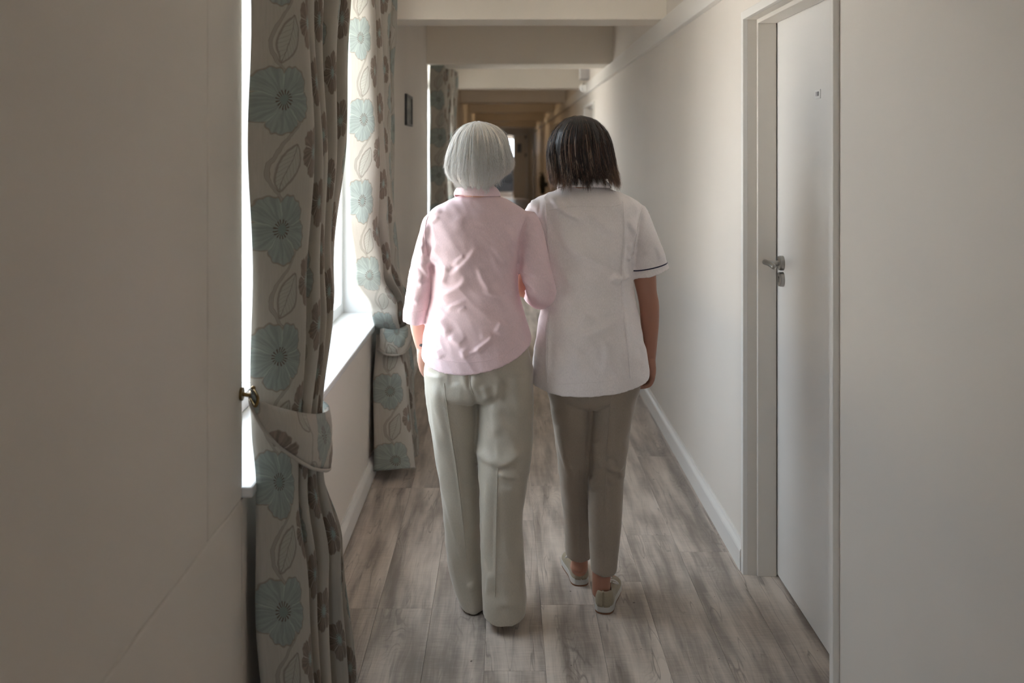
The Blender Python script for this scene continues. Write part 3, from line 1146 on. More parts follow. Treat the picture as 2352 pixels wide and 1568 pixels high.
def hook(y, dy, where):
    h_ = empty('tieback_hook', (XL, y + dy, 0.965), 'aged brass tieback hook ' + where, 'hook', 'brass tieback hooks')
    bm = bmesh.new()
    cyl(bm, (XL, y + dy, 0.965), (XL + 0.006, y + dy, 0.965), 0.016)
    bm_obj('back_plate', bm, M['brass'], h_)
    V, Fc = tube([(XL + 0.003, y + dy, 0.965), (XL + 0.02, y + dy, 0.962), (XL + 0.032, y + dy, 0.966), (XL + 0.03, y + dy, 0.982)], [0.005, 0.005, 0.005, 0.006], 10, 5)
    mobj('prong', V, Fc, M['brass'], h_, True)


def cord(o, y, dy, s):
    # looped cord joining the band end to the hook
    V, Fc = tube([(XL + 0.022, y + dy, 0.968), (XL + 0.035, y - s * 0.02 + dy, 0.975), (XL + 0.05, y - s * 0.045 + dy, 0.962), (XL + 0.045, y - s * 0.05 + dy, 0.945), (XL + 0.026, y - s * 0.02 + dy, 0.955)], [0.004] * 5, 8, 6)
    mobj('cord_loop', V, Fc, M['brass'], o, True)


LAB = ['floral curtain tied back at the near side of the window opposite door 110',
       'brightly lit floral curtain tied back between window and framed picture',
       'floral curtain beside the framed picture, near side of the further window',
       'floral curtain on the far side of the further window behind the white-haired woman']
for k, dy in enumerate((0.0, 5.91)):
    c1 = curtain(ROW1, 5, dy, LAB[2 * k], 3 + k, 2.0, first=0.8)
    t1 = tie1(c1, dy)
    cord(t1, 2.43, dy, 1)
    hook(2.418, dy, ['on the panelled wall opposite door 110', 'on the wall past the framed picture'][k])
    c2 = curtain(ROW2, 4, dy, LAB[2 * k + 1], 11 + k, 1.7, flip=False, first=0.9, power=0.8)
    t2 = tie2(c2, dy)
    hook(5.105, dy, ['behind the brightly lit curtain before the framed picture', 'at the far end of the further window'][k])
    # rail above the window, out of sight under the ceiling
    rl = empty('curtain_rail', (XL, 3.77 + dy, 2.43), ['slim white curtain rail above the window opposite door 110', 'slim white curtain rail above the window past the framed picture'][k], 'curtain rail', 'curtain rails')
    bm = bmesh.new()
    cyl(bm, (-0.56, 2.38 + dy, 2.435), (-0.56, 5.15 + dy, 2.435), 0.012, n=12)
    bm_obj('rail', bm, M['white'], rl)
    for yb in (2.40, 3.77, 5.13):
        box('bracket', XL, -0.55, yb - 0.012 + dy, yb + 0.012 + dy, 2.42, 2.45, M['white'], rl)



# ------------------------------------------------------------------ people
def leg_body(hip, knee, ankle, toe, r):
    return [tube([hip, (Vector(hip) + Vector(knee)) / 2, knee, (Vector(knee) * 0.6 + Vector(ankle) * 0.4), ankle, Vector(ankle) + Vector((0, 0, -0.05))], r, 16, 5),
            tube([Vector(ankle) + Vector((0, 0.0, -0.045)), (Vector(ankle) + Vector(toe)) / 2 + Vector((0, 0, -0.03)), toe], [0.030, 0.032, 0.022], 12, 4)]


def hand(wrist, knuckle, side, curl, spread=(1, 0, 0), length=0.17):
    """palm plus five curled fingers. wrist, knuckle: points; side: direction of the thumb; curl: direction fingers bend to"""
    wv, kv = Vector(wrist), Vector(knuckle)
    ax = (kv - wv).normalized()
    sd = Vector(side)
    sd = (sd - ax * sd.dot(ax)).normalized()
    cu = Vector(curl)
    cu = (cu - ax * cu.dot(ax)).normalized()
    parts = []
    for o in (-0.024, -0.008, 0.008, 0.024):
        parts.append(tube([wv + sd * o * 0.5, wv.lerp(kv, 0.5) + sd * o * 0.9, kv + sd * o], [0.015, 0.0145, 0.011], 12, 4))
    lens = (0.058, 0.070, 0.074, 0.066)
    for o, l in zip((-0.027, -0.009, 0.009, 0.027), lens):
        b0 = kv + sd * o
        p1 = b0 + ax * l * 0.42 + cu * l * 0.18
        p2 = p1 + ax * l * 0.12 + cu * l * 0.42
        p3 = p2 - ax * l * 0.16 + cu * l * 0.22
        parts.append(tube([b0 - ax * 0.01, b0, p1, p2, p3], [0.0095, 0.0095, 0.0085, 0.0078, 0.0066], 10, 4))
    tb = wv.lerp(kv, 0.25) + sd * 0.020
    parts.append(tube([tb, tb + sd * 0.018 + ax * 0.025 + cu * 0.010, tb + sd * 0.018 + ax * 0.050 + cu * 0.024, tb + sd * 0.010 + ax * 0.070 + cu * 0.034], [0.015, 0.0125, 0.0100, 0.0078], 10, 4))
    return parts


def head_body(c, yaw, r=(0.072, 0.093, 0.108), neck=None, nr=0.052):
    """skull, jaw, nose, lips, ears; face looks along +Y turned by yaw (positive = to the right)"""
    rot = Matrix.Rotation(-yaw, 3, 'Z')
    c = Vector(c)
    P = [ellipsoid(c, r, 24, 18, rot)]

    def at(x, y, z):
        return c + rot @ Vector((x, y, z))
    P.append(ellipsoid(at(0, 0.030, -0.055), (0.052, 0.055, 0.062), 18, 12, rot))
    P.append(tube([at(0, 0.088, 0.012), at(0, 0.104, -0.012), at(0, 0.112, -0.030), at(0, 0.096, -0.040)], [0.010, 0.012, 0.015, 0.012], 10, 4))
    P.append(ellipsoid(at(0, 0.080, -0.062), (0.024, 0.014, 0.007), 12, 8, rot))
    P.append(ellipsoid(at(0, 0.079, -0.073), (0.021, 0.014, 0.008), 12, 8, rot))
    P.append(ellipsoid(at(0, 0.072, -0.098), (0.022, 0.018, 0.016), 12, 8, rot))
    for s in (-1, 1):
        P.append(ellipsoid(at(s * 0.034, 0.083, 0.022), (0.022, 0.010, 0.007), 10, 8, rot))
        P.append(ellipsoid(at(s * 0.040, 0.066, -0.026), (0.022, 0.020, 0.020), 10, 8, rot))
        P.append(ellipsoid(at(s * 0.076, -0.005, -0.012), (0.008, 0.019, 0.032), 12, 10, rot))
    if neck is not None:
        P.append(tube([c + Vector((0, -0.02, -0.04)), (c + Vector(neck)) / 2 + Vector((0, -0.005, -0.02)), neck], [nr, nr * 0.98, nr * 1.15], 20, 4))
    return P, at


def hair(name, table, D, yend, mat, base_mat, parent, n, seed, thick=0.0011, clump=0.6, jit=0.004, layers=0.35, flick=0.0, nclump=110, part=None):
    """table rows: (s, xl, xr, back, front) with s 0 (crown) .. 1 (tips); yend(theta) pixel row of the tips"""
    ss = [t[0] for t in table]
    top = table[0][5]

    def surf(th, s, off=0.0):
        sc = min(max(s, 0.0), 1.12)
        v = [np.interp(sc, ss, [t[k] for t in table]) for k in range(1, 6)]
        xl, xr, bk, fr = v[0], v[1], v[2], v[3]
        xm, a = (xl + xr) / 2, (xr - xl) / 2
        yp = v[4] if True else 0
        # stretch rows so that tips land on yend(theta)
        y_side = table[-1][5]
        ye = yend(th)
        yp = top + (v[4] - top) * (ye - top) / (y_side - top)
        if s > 1:
            yp += (s - 1) * (ye - top)
        ca, sa = math.cos(th), math.sin(th)
        b_ = bk if sa > 0 else fr
        lk = 1.0 + min(1.0, s * 1.6) * (0.055 * mnoise.noise(Vector((ca * 3.2 + seed, sa * 3.2, s * 2.2))) + 0.030 * mnoise.noise(Vector((ca * 8.0, sa * 8.0 + seed, s * 3.0))))
        p = px(xm + a * ca * lk, yp, D)
        p.y = D - b_ * sa * lk
        if off:
            c_ = px(xm, top + 85, D)
            d_ = p - c_
            if d_.z < 0:
                d_.z = 0
            p += d_.normalized() * off
        return p

    # under-layer
    V, Fc = [], []
    nt_, nr_ = 72, 30
    for j in range(nr_ + 1):
        for i in range(nt_):
            s = (j / nr_) ** 1.2 * 0.93
            V.append(surf(2 * math.pi * i / nt_, s, -0.0075))
    for j in range(nr_):
        for i in range(nt_):
            i2 = (i + 1) % nt_
            Fc.append((j * nt_ + i, (j + 1) * nt_ + i, (j + 1) * nt_ + i2, j * nt_ + i2))
    ob = mobj(name, V, Fc, base_mat, parent, True)
    sm = ob.modifiers.new('thickness', 'SOLIDIFY')
    sm.thickness = 0.010
    sm.offset = -1 if True else 1
    # strands
    r_ = random.Random(seed)
    cl = [r_.uniform(0, 2 * math.pi) for _ in range(nclump)]
    cd = {c: (r_.gauss(0, 0.055), r_.gauss(0, 0.0026)) for c in cl}
    TIP = []
    V, Fc = [], []
    seg = 11
    for q in range(n):
        th0 = r_.uniform(0, 2 * math.pi)
        if math.sin(th0) < -0.2 and r_.random() < 0.5:
            th0 = r_.uniform(0, math.pi)
        c0 = min(cl, key=lambda c: abs((c - th0 + math.pi) % (2 * math.pi) - math.pi))
        dth = (c0 - th0 + math.pi) % (2 * math.pi) - math.pi
        s0 = r_.random() ** 1.6 * 0.62 if r_.random() < 0.75 else r_.uniform(0.0, 0.12)
        s1 = 1.03 - r_.random() ** 2.0 * layers + r_.gauss(0, 0.024) + cd[c0][0]
        if s1 - s0 < 0.25:
            s0 = max(0.0, s1 - 0.3)
        lift = abs(r_.gauss(0, jit)) + 0.0008
        if r_.random() < 0.012:
            lift += r_.uniform(0.004, 0.012)
        wav = r_.gauss(0, 0.015)
        drift = r_.gauss(0, 0.03)
        phs = r_.uniform(0, 6)
        tipo = r_.gauss(0, 1)
        wd = thick * r_.uniform(0.6, 1.5)
        pts = []
        for k in range(seg + 1):
            t = k / seg
            s = s0 + (s1 - s0) * t
            th = th0 + dth * clump * t ** 1.3 + wav * math.sin(t * 5 + phs) + drift * t * t + (part(th0, s) if part else 0)
            off = lift * (0.4 + 0.6 * t) + flick * max(0, t - 0.75) ** 2 * 16 * (0.6 + 0.4 * tipo)
            off += cd[c0][1] * t
            if s0 > 0.02:
                off -= 0.006 * (1 - t) ** 3
            pts.append(surf(th, s, off))
        base = len(V)
        for k, p in enumerate(pts):
            t = (pts[min(k + 1, seg)] - pts[max(k - 1, 0)]).normalized()
            o = Vector((math.cos(th0), -math.sin(th0), 0.25))
            u = t.cross(o)
            u = u.normalized() if u.length > 1e-6 else Vector((1, 0, 0))
            v = u.cross(t)
            rr = wd * (1.0 - 0.85 * max(0, (k / seg - 0.6) / 0.4))
            V += [p - u * rr, p + u * rr, p + v * rr * 0.6]
            sv = (s0 + (s1 - s0) * k / seg) * (0.35 + 0.65 * abs(math.cos(th0)))
            TIP += [sv] * 3
        for k in range(seg):
            a = base + 3 * k
            for e in range(3):
                f = (e + 1) % 3
                Fc.append((a + e, a + f, a + 3 + f, a + 3 + e))
    st = mobj('hair_strands', V, Fc, mat, ob, True)
    st['kind'] = 'stuff'
    at_ = st.data.attributes.new('tip', 'FLOAT', 'POINT')
    at_.data.foreach_set('value', TIP)
    return ob


def shoe(name, heel, yaw, mat, parent, length=0.245, sole_mat='rubber', laces=True, lift=0.0):
    """low shoe: heel point on the floor (centre of heel back), toes along +Y turned by yaw"""
    rot = Matrix.Rotation(-yaw, 3, 'Z')
    hp = Vector(heel)

    def T(p):
        q = Vector(p)
        q.z += lift * max(0, 1 - q.y / length * 1.6)
        return hp + rot @ q
    outl = [(0.0, 0.001, 0.0), (0.0025, 0.012, 0), (0.010, 0.0225, 0), (0.032, 0.0305, 0), (0.09, 0.031, 0), (0.15, 0.038, 0), (0.195, 0.040, 0), (0.228, 0.028, 0), (0.245, 0.010, 0)]
    sc = length / 0.245

    def outline(grow, n=11):
        C = catmull(outl, 5)
        L = [(c[0] * sc, c[1] + grow) for c in C]
        pts = [(-x_, y_) for y_, x_ in L] + [(x_, y_) for y_, x_ in reversed(L)]
        return pts
    so = empty(name, (0, 0, 0))
    par(so, parent)
    O = outline(0.002)
    V, Fc = [], []
    for z, g in ((0.004, -0.002), (0.007, 0.0), (0.026, 0.0), (0.028, -0.004)):
        for x_, y_ in O:
            f = 1 + g / 0.035
            V.append(T((x_ * f, y_ * (1 + 0.0) + (-g if y_ < 0.1 else g), z)))
    n = len(O)
    for j in range(3):
        for i in range(n):
            i2 = (i + 1) % n
            Fc.append((j * n + i, j * n + i2, (j + 1) * n + i2, (j + 1) * n + i))
    Fc.append(tuple(range(n))[::-1])
    Fc.append(tuple(3 * n + i for i in range(n)))
    mobj('sole', V, Fc, M[sole_mat], so)
    V = [T((x_ * 0.97, y_, z)) for z in (0.0, 0.005) for x_, y_ in O]
    Fc = [(i, (i + 1) % n, n + (i + 1) % n, n + i) for i in range(n)] + [tuple(range(n))[::-1], tuple(n + i for i in range(n))]
    mobj('outsole', V, Fc, M['outsole'], so)
    # upper: rings from the sole to the collar, closed over the toes
    O = outline(-0.002)
    V, Fc = [], []
    zt = lambda y_: float(np.interp(y_ / sc, [0, 0.02, 0.06, 0.10, 0.14, 0.19, 0.245], [0.072, 0.070, 0.060, 0.064, 0.062, 0.048, 0.034]))
    shr = lambda y_: float(np.interp(y_ / sc, [0, 0.06, 0.10, 0.13, 0.245], [0.80, 0.74, 0.66, 0.30, 0.0]))
    m = 9
    for j in range(m):
        q = j / (m - 1)
        for x_, y_ in O:
            z = 0.024 + (zt(y_) - 0.024) * math.sin(q * math.pi / 2)
            f = 1 + (shr(y_) - 1) * (1 - math.cos(q * math.pi / 2)) ** 1.2
            yy_ = y_ + (0.005 * q if y_ < 0.02 else 0)
            V.append(T((x_ * f, yy_, z)))
    for j in range(m - 1):
        for i in range(n):
            i2 = (i + 1) % n
            Fc.append((j * n + i, j * n + i2, (j + 1) * n + i2, (j + 1) * n + i))
    up = mobj('upper', V, Fc, mat, so, True)
    sm = up.modifiers.new('thickness', 'SOLIDIFY')
    sm.thickness = 0.003
    # heel seam and collar binding
    rim = [Vector(V[(m - 1) * n + i]) for i in range(n) if O[i][1] < 0.125 * sc]
    left = [p for p, o_ in zip(rim, [o_ for o_ in O if o_[1] < 0.125 * sc]) if o_[0] < 0]
    right = [p for p, o_ in zip(rim, [o_ for o_ in O if o_[1] < 0.125 * sc]) if o_[0] >= 0]
    path = left[::-1][::3] + right[::-1][::3]
    if len(path) > 3:
        Vb, Fb = tube(path, [0.0028] * len(path), 8, 2)
        mobj('collar_binding', Vb, Fb, mat, so, True)
    Vs, Fs = tube([T((0, -0.001, 0.028)), T((0, 0.001, 0.050)), T((0, 0.005, 0.072))], [0.0016] * 3, 6, 4)
    mobj('heel_seam', Vs, Fs, mat, so, True)
    if laces:
        for k in range(4):
            yk = (0.110 + 0.018 * k) * sc
            wv = 0.024 - 0.002 * k
            zk = zt(yk) + 0.002
            Vl, Fl = tube([T((-wv, yk, zk - 0.008)), T((0, yk + 0.004, zk + 0.004)), T((wv, yk, zk - 0.008))], [0.0028] * 3, 8, 5)
            mobj('lace', Vl, Fl, M['lace'], so, True)
        for s in (-1, 1):
            Vl, Fl = tube([T((0, 0.105 * sc, 0.068)), T((s * 0.022, 0.098 * sc, 0.078)), T((s * 0.040, 0.10 * sc, 0.066)), T((s * 0.02, 0.106 * sc, 0.066))], [0.0026] * 4, 8, 5)
            mobj('lace_loop', Vl, Fl, M['lace'], so, True)
        for s in (-1, 1):
            p = T((s * 0.0285, 0.052 * sc, 0.047))
            bx_ = ellipsoid(p, (0.0025, 0.005, 0.0065), 8, 6, rot)
            mobj('side_tab', *bx_, M['navy'], so)
    return so


def collar_mesh(name, top, bot, mat, parent, thick=0.003):
    """folded collar: two rings in pixels (xl, yl, xr, yr, D, back, front_open) -> strip open at the front"""
    def ring(s, n):
        xl, yl, xr, yr, D, b_, dr = s
        out = []
        for k in range(n + 1):
            an = math.radians(-48) + math.radians(276) * k / n
            ca, sa = math.cos(an), math.sin(an)
            p = px((xl + xr) / 2 + ca * (xr - xl) / 2, (yl + yr) / 2 + ca * (yr - yl) / 2, D)
            p.y = D - b_ * sa
            p.z -= dr * max(0, sa) + (0.035 * max(0, -sa))
            out.append(p)
        return out
    n = 60
    A, B = ring(top, n), ring(bot, n)
    V, Fc = [], []
    rows_ = 8
    for j in range(rows_ + 1):
        q = j / rows_
        for k in range(n + 1):
            p = A[k].lerp(B[k], q)
            c_ = (A[n // 2] + A[0]) / 2
            out = Vector((p.x - c_.x, p.y - top[4], 0))
            if out.length > 0:
                p = p + out.normalized() * 0.006 * math.sin(q * math.pi)
            V.append(p)
    m = n + 1
    for j in range(rows_):
        for k in range(n):
            Fc.append((j * m + k, j * m + k + 1, (j + 1) * m + k + 1, (j + 1) * m + k))
    o = mobj(name, V, Fc, mat, parent, True)
    sm = o.modifiers.new('thickness', 'SOLIDIFY')
    sm.thickness = thick
    return o


from mathutils.bvhtree import BVHTree


def seams(ob, lines, mat, r=0.0011, name='seam', lift=0.0006):
    """thin stitched seams lying on a garment: each line is traced on its back surface"""
    me = ob.data
    bt = BVHTree.FromPolygons([v.co for v in me.vertices], [tuple(p.vertices) for p in me.polygons])
    o = Vector((0, 0, H))
    for pts in lines:
        C = catmull([(x_, y_) for x_, y_ in pts], 10)
        path = []
        for x_, y_ in C:
            d_ = (px(x_, y_, 1.0) - o).normalized()
            h_ = bt.ray_cast(o, d_)
            if h_[0] is not None:
                path.append(h_[0] + h_[1] * lift)
        if len(path) > 4:
            P_ = np.array(path)
            for _ in range(3):
                P_[1:-1] = (P_[:-2] + P_[1:-1] * 2 + P_[2:]) / 4
            V, Fc = tube([Vector(p) for p in P_], [r] * len(P_), 6, 1)
            mobj(name, V, Fc, mat, ob, True)


# ================================================================== white-haired woman
D = 3.34
HW = px(1101, 362, D)
headW, atW = head_body((HW.x, HW.y + 0.015, HW.z + 0.012), 0.25, (0.071, 0.090, 0.105), (px(1100, 455, D).x, D - 0.01, px(0, 455, D).z), 0.050)
bodyW = list(headW)
bodyW.append(loft_px([(1075, 452, 1128, 452, D, 0.05), (1030, 475, 1180, 475, D, 0.06), (1000, 510, 1195, 510, D, 0.075), (1003, 600, 1180, 600, D, 0.09), (1006, 680, 1178, 680, D, 0.085), (1004, 780, 1182, 780, D, 0.09), (1020, 860, 1180, 860, D, 0.07)], n=32, recess=0))
# legs
bodyW += leg_body(px(1043, 870, D), px(1065, 1110, 3.43), px(1080, 1355, 3.45), Vector((px(1070, 1380, 3.45).x, 3.60, 0.025)), [0.070, 0.062, 0.048, 0.046, 0.034, 0.033])
bodyW += leg_body(px(1152, 870, D), px(1152, 1110, 3.36), px(1156, 1390, 3.33), Vector((px(1160, 1400, 3.33).x, 3.50, 0.025)), [0.070, 0.062, 0.048, 0.046, 0.034, 0.033])
# left arm hanging
sw = px(1003, 505, D)
bodyW.append(tube([sw, px(978, 580, 3.33), px(962, 665, 3.33), px(962, 735, 3.345), px(965, 770, 3.36), px(970, 800, 3.375)], [0.042, 0.040, 0.034, 0.0315, 0.0265, 0.0205], 16, 5, 0.9))
bodyW += hand(px(970, 800, 3.375), px(977, 842, 3.395), (0.35, 1, 0), (0.8, 0.5, 0), length=0.17)
# right arm linked: upper arm, elbow, forearm forward
bodyW.append(tube([px(1200, 510, D), px(1225, 590, 3.32), px(1246, 668, 3.31), px(1238, 678, 3.40), px(1226, 668, 3.56)], [0.040, 0.037, 0.030, 0.028, 0.021], 16, 5))
bodyW += hand(px(1226, 668, 3.56), px(1244, 655, 3.64), (-1, 0, 0.3), (0.2, 0.2, -1), length=0.17)
W = remeshed('person', bodyW, M['skin_w'], 0.0045, 4)
tag(W, 'person with short white hair in pink shirt, walking arm in arm with a carer', 'person')
for s in (-1, 1):
    V, Fc = ellipsoid(atW(s * 0.030, 0.078, 0.006), (0.013, 0.010, 0.009), 12, 8)
    mobj('eye', V, Fc, M['eye'], W, True)

# pink shirt
shirt = []
shirt.append(loft_px([
    (1072, 446, 1130, 447, D, 0.052),
    (1046, 453, 1160, 455, D, 0.064),
    (1012, 468, 1190, 472, D, 0.080),
    (988, 486, 1212, 492, D, 0.096),
    (980, 512, 1214, 518, D, 0.108),
    (980, 550, 1204, 552, D, 0.118),
    (985, 600, 1194, 600, D, 0.122),
    (990, 650, 1190, 650, D, 0.118),
    (990, 680, 1193, 680, D, 0.115),
    (982, 720, 1203, 716, D, 0.122),
    (974, 760, 1213, 748, D, 0.132),
    (969, 795, 1219, 768, D, 0.138, 0.020),
    (968, 816, 1221, 780, D, 0.140, 0.060)], n=72, sub=6, power=2.25))
# left three-quarter sleeve
shirt.append(loft_px([
    (984, 488, 1030, 486, D, 0.045),
    (971, 505, 1030, 505, D, 0.056),
    (961, 545, 1013, 550, D - 0.005, 0.056),
    (950, 585, 1002, 592, D - 0.012, 0.055),
    (939, 630, 995, 636, D - 0.015, 0.056),
    (931, 680, 988, 684, D - 0.008, 0.057),
    (926, 715, 982, 720, D, 0.058),
    (924, 735, 979, 741, D + 0.003, 0.059, 0.006)], n=40, sub=5, power=2.0))
# right sleeve bent at the elbow
shirt.append(tube([px(1196, 502, D), px(1209, 530, D - 0.005), px(1219, 575, D - 0.02), px(1230, 622, D - 0.03), px(1241, 655, D - 0.03), px(1246, 674, D - 0.005), px(1240, 680, D + 0.06), px(1232, 676, D + 0.13), px(1228, 672, D + 0.18)],
                  [0.052, 0.056, 0.055, 0.052, 0.049, 0.046, 0.045, 0.043, 0.041], 30, 6))
strW = [
    ([(1155, 520), (1172, 545), (1180, 570)], 5, 6), ([(1130, 555), (1150, 590), (1175, 620)], 5, 7),
    ([(1125, 570), (1140, 605), (1165, 650)], 4, 7), ([(1155, 525), (1130, 560)], 2, 8),
    ([(1098, 560), (1085, 585), (1060, 615), (1025, 640)], 6, 8), ([(1072, 630), (1060, 655), (1030, 672), (1000, 684)], 6, 8),
    ([(1024, 605), (1022, 635), (1010, 655)], 5, 5), ([(1005, 560), (990, 590), (985, 615)], 4, 6),
    ([(1070, 585), (1040, 610)], 3, 6), ([(1075, 690), (1045, 700), (1020, 715)], 3, 4), ([(1072, 705), (1050, 715)], 2, 3),
    ([(1100, 610), (1108, 640), (1128, 668)], 4, 7), ([(1105, 665), (1130, 675), (1165, 682)], 3, 5),
    ([(1005, 725), (1020, 750), (1032, 775)], 6, 8), ([(1030, 770), (1065, 795)], 4, 8),
    ([(1136, 770), (1115, 788), (1085, 808)], 6, 5), ([(1155, 735), (1138, 768)], 5, 8), ([(1100, 775), (1136, 772)], 3, 6),
    ([(1105, 800), (1075, 812)], 3, 3), ([(1060, 800), (1068, 825)], 3, 6), ([(1000, 800), (1015, 825)], 2.5, 7),
    ([(983, 500), (1000, 490), (1018, 486)], 3, 4), ([(987, 515), (1010, 498)], 3, 4), ([(985, 510), (974, 540), (972, 565)], 4, 5),
    ([(975, 535), (980, 575), (988, 600)], -7, 5), ([(988, 600), (991, 640)], -8, 5), ([(965, 560), (975, 590)], 4, 5),
    ([(960, 600), (978, 625), (985, 640)], 4, 5), ([(955, 640), (972, 655)], 3, 6), ([(945, 680), (965, 700)], 3, 6), ([(986, 641), (960, 660)], 3, 4),
    ([(926, 712), (955, 716), (980, 711)], -1.2, 2),
    ([(1205, 510), (1193, 545), (1191, 590), (1190, 640)], -8, 5), ([(1215, 505), (1208, 525), (1200, 540)], 3, 4),
    ([(1225, 530), (1210, 570)], 3, 7), ([(1195, 622), (1215, 628), (1232, 630)], 4, 4), ([(1198, 640), (1220, 655), (1235, 675)], 3.5, 5),
    ([(1203, 660), (1225, 690)], 3, 4), ([(1262, 640), (1268, 660), (1262, 680)], 3, 4), ([(1258, 650), (1262, 675)], -2.5, 3),
    ([(1160, 540), (1188, 610)], 3, 6), ([(1180, 520), (1160, 500)], 2, 8), ([(1040, 500), (1060, 530)], 1.5, 14), ([(1100, 480), (1095, 520)], 1.5, 16),
]
SH = remeshed('shirt', shirt, M['pink'], 0.0042, 6, W, strW, 0.0030, 11.0, 1.8, 1.05)
collar_mesh('collar', (1058, 424, 1134, 425, D - 0.005, 0.056, 0.0), (1042, 446, 1150, 450, D, 0.068, -0.0), M['pink'], SH)

seams(SH, [[(986, 489), (978, 515), (976, 545), (984, 588)], [(1210, 500), (1197, 530), (1192, 575)], [(928, 713), (953, 717), (979, 711)],
           [(974, 812), (1010, 826), (1080, 833), (1150, 818), (1212, 777)]], M['pink'], 0.0010)
# satin wide trousers
tr = []
tr.append(loft_px([
    (992, 770, 1200, 765, D, 0.100), (980, 810, 1216, 805, D, 0.118), (974, 845, 1225, 845, D, 0.124), (975, 880, 1226, 880, D, 0.122),
    (980, 905, 1225, 905, D, 0.112), (1000, 918, 1205, 918, D, 0.08)], n=64, sub=5, power=2.3, recess=0))
tr.append(loft_px([  # left (forward) leg
    (974, 850, 1090, 850, D, 0.108), (977, 900, 1093, 900, D + 0.01, 0.108), (984, 950, 1097, 950, D + 0.025, 0.104), (994, 1010, 1099, 1010, D + 0.04, 0.098),
    (1004, 1070, 1103, 1070, D + 0.06, 0.094), (1014, 1140, 1107, 1140, D + 0.075, 0.092), (1020, 1210, 1110, 1210, D + 0.09, 0.094),
    (1026, 1280, 1113, 1280, D + 0.10, 0.100), (1036, 1325, 1118, 1330, D + 0.105, 0.106), (1050, 1362, 1124, 1366, D + 0.105, 0.112, 0.020)], n=48, sub=5, power=2.15))
tr.append(loft_px([  # right (rear) leg
    (1098, 850, 1225, 850, D, 0.110), (1092, 900, 1226, 900, D - 0.005, 0.110), (1096, 950, 1226, 950, D - 0.01, 0.104), (1094, 1010, 1225, 1010, D - 0.02, 0.098),
    (1096, 1070, 1219, 1070, D - 0.03, 0.092), (1100, 1130, 1208, 1130, D - 0.035, 0.088), (1102, 1190, 1200, 1190, D - 0.04, 0.084), (1103, 1260, 1203, 1260, D - 0.045, 0.086),
    (1106, 1330, 1206, 1330, D - 0.05, 0.092), (1108, 1380, 1209, 1378, D - 0.055, 0.097), (1110, 1403, 1206, 1400, D - 0.055, 0.096, 0.012)], n=48, sub=5, power=2.2))
strT = [
    ([(1141, 1000), (1142, 1040), (1143, 1068)], 1.5, 4), ([(1130, 1070), (1165, 1062), (1205, 1030)], 8, 8), ([(1096, 1025), (1112, 1052), (1150, 1070)], 6, 8),
    ([(1138, 1086), (1165, 1094), (1195, 1096)], 6, 6), ([(1140, 1080), (1190, 1080)], -4, 5), ([(1190, 1118), (1165, 1126), (1140, 1118)], 3, 7),
    ([(1132, 920), (1136, 960), (1141, 1010)], 6, 9), ([(1110, 880), (1125, 920)], 6, 10), ([(1100, 850), (1090, 880), (1102, 915)], 6, 9),
    ([(1144, 870), (1140, 920)], 6, 8), ([(1086, 880), (1091, 915), (1096, 960), (1096, 1050)], -6, 6),
    ([(1141, 1100), (1140, 1180), (1138, 1260), (1136, 1360)], 3.0, 3), ([(1118, 1080), (1118, 1180), (1116, 1300)], 4, 9),
    ([(1018, 860), (1022, 920), (1036, 990), (1050, 1080), (1062, 1180), (1072, 1280)], 3.0, 3.5), ([(1000, 870), (1010, 940), (1030, 1020)], 6, 10),
    ([(990, 860), (1000, 960), (1015, 1060)], 5, 8), ([(1020, 1130), (1040, 1210), (1070, 1310)], 3, 5), ([(1035, 850), (1040, 890)], -5, 9),
    ([(1062, 850), (1070, 880), (1085, 905)], 5, 8), ([(1074, 835), (1078, 900)], -3, 3), ([(1075, 1340), (1088, 1355)], 5, 6), ([(1125, 1310), (1120, 1370)], 4, 6),
    ([(1130, 1395), (1170, 1385), (1200, 1395)], 3, 8), ([(1190, 900), (1200, 1000)], 3, 12), ([(1165, 860), (1160, 940)], -4, 9),
]
TW = remeshed('trousers', tr, M['satin'], 0.0045, 5, W, strT, 0.0034, 8.0, 1.3, 1.1)

seams(TW, [[(1079, 846), (1080, 880), (1086, 904)], [(1143, 1075), (1141, 1150), (1139, 1250), (1137, 1370)], [(1020, 880), (1030, 960), (1046, 1060), (1060, 1170), (1072, 1290)]], M['satin'], 0.0012)

# hair
tabW = [(0.0, 1092, 1098, 0.004, 0.004, 281), (0.06, 1074, 1120, 0.045, 0.040, 285), (0.14, 1058, 1138, 0.070, 0.062, 295), (0.26, 1044, 1154, 0.090, 0.080, 312),
        (0.40, 1036, 1165, 0.102, 0.090, 335), (0.55, 1031, 1171, 0.106, 0.094, 358), (0.70, 1028, 1176, 0.104, 0.094, 380), (0.84, 1031, 1174, 0.092, 0.090, 396),
        (0.94, 1041, 1163, 0.074, 0.086, 409), (1.0, 1057, 1146, 0.060, 0.080, 418)]


def yendW(th):
    sa, ca = math.sin(th), math.cos(th)
    y = 415 + 18 * max(0, sa) ** 2 - 10 * max(0, ca) + 6 * max(0, -ca)
    if sa < -0.15:
        y -= 85 * min(1.0, (-sa - 0.15) / 0.5)
    return y


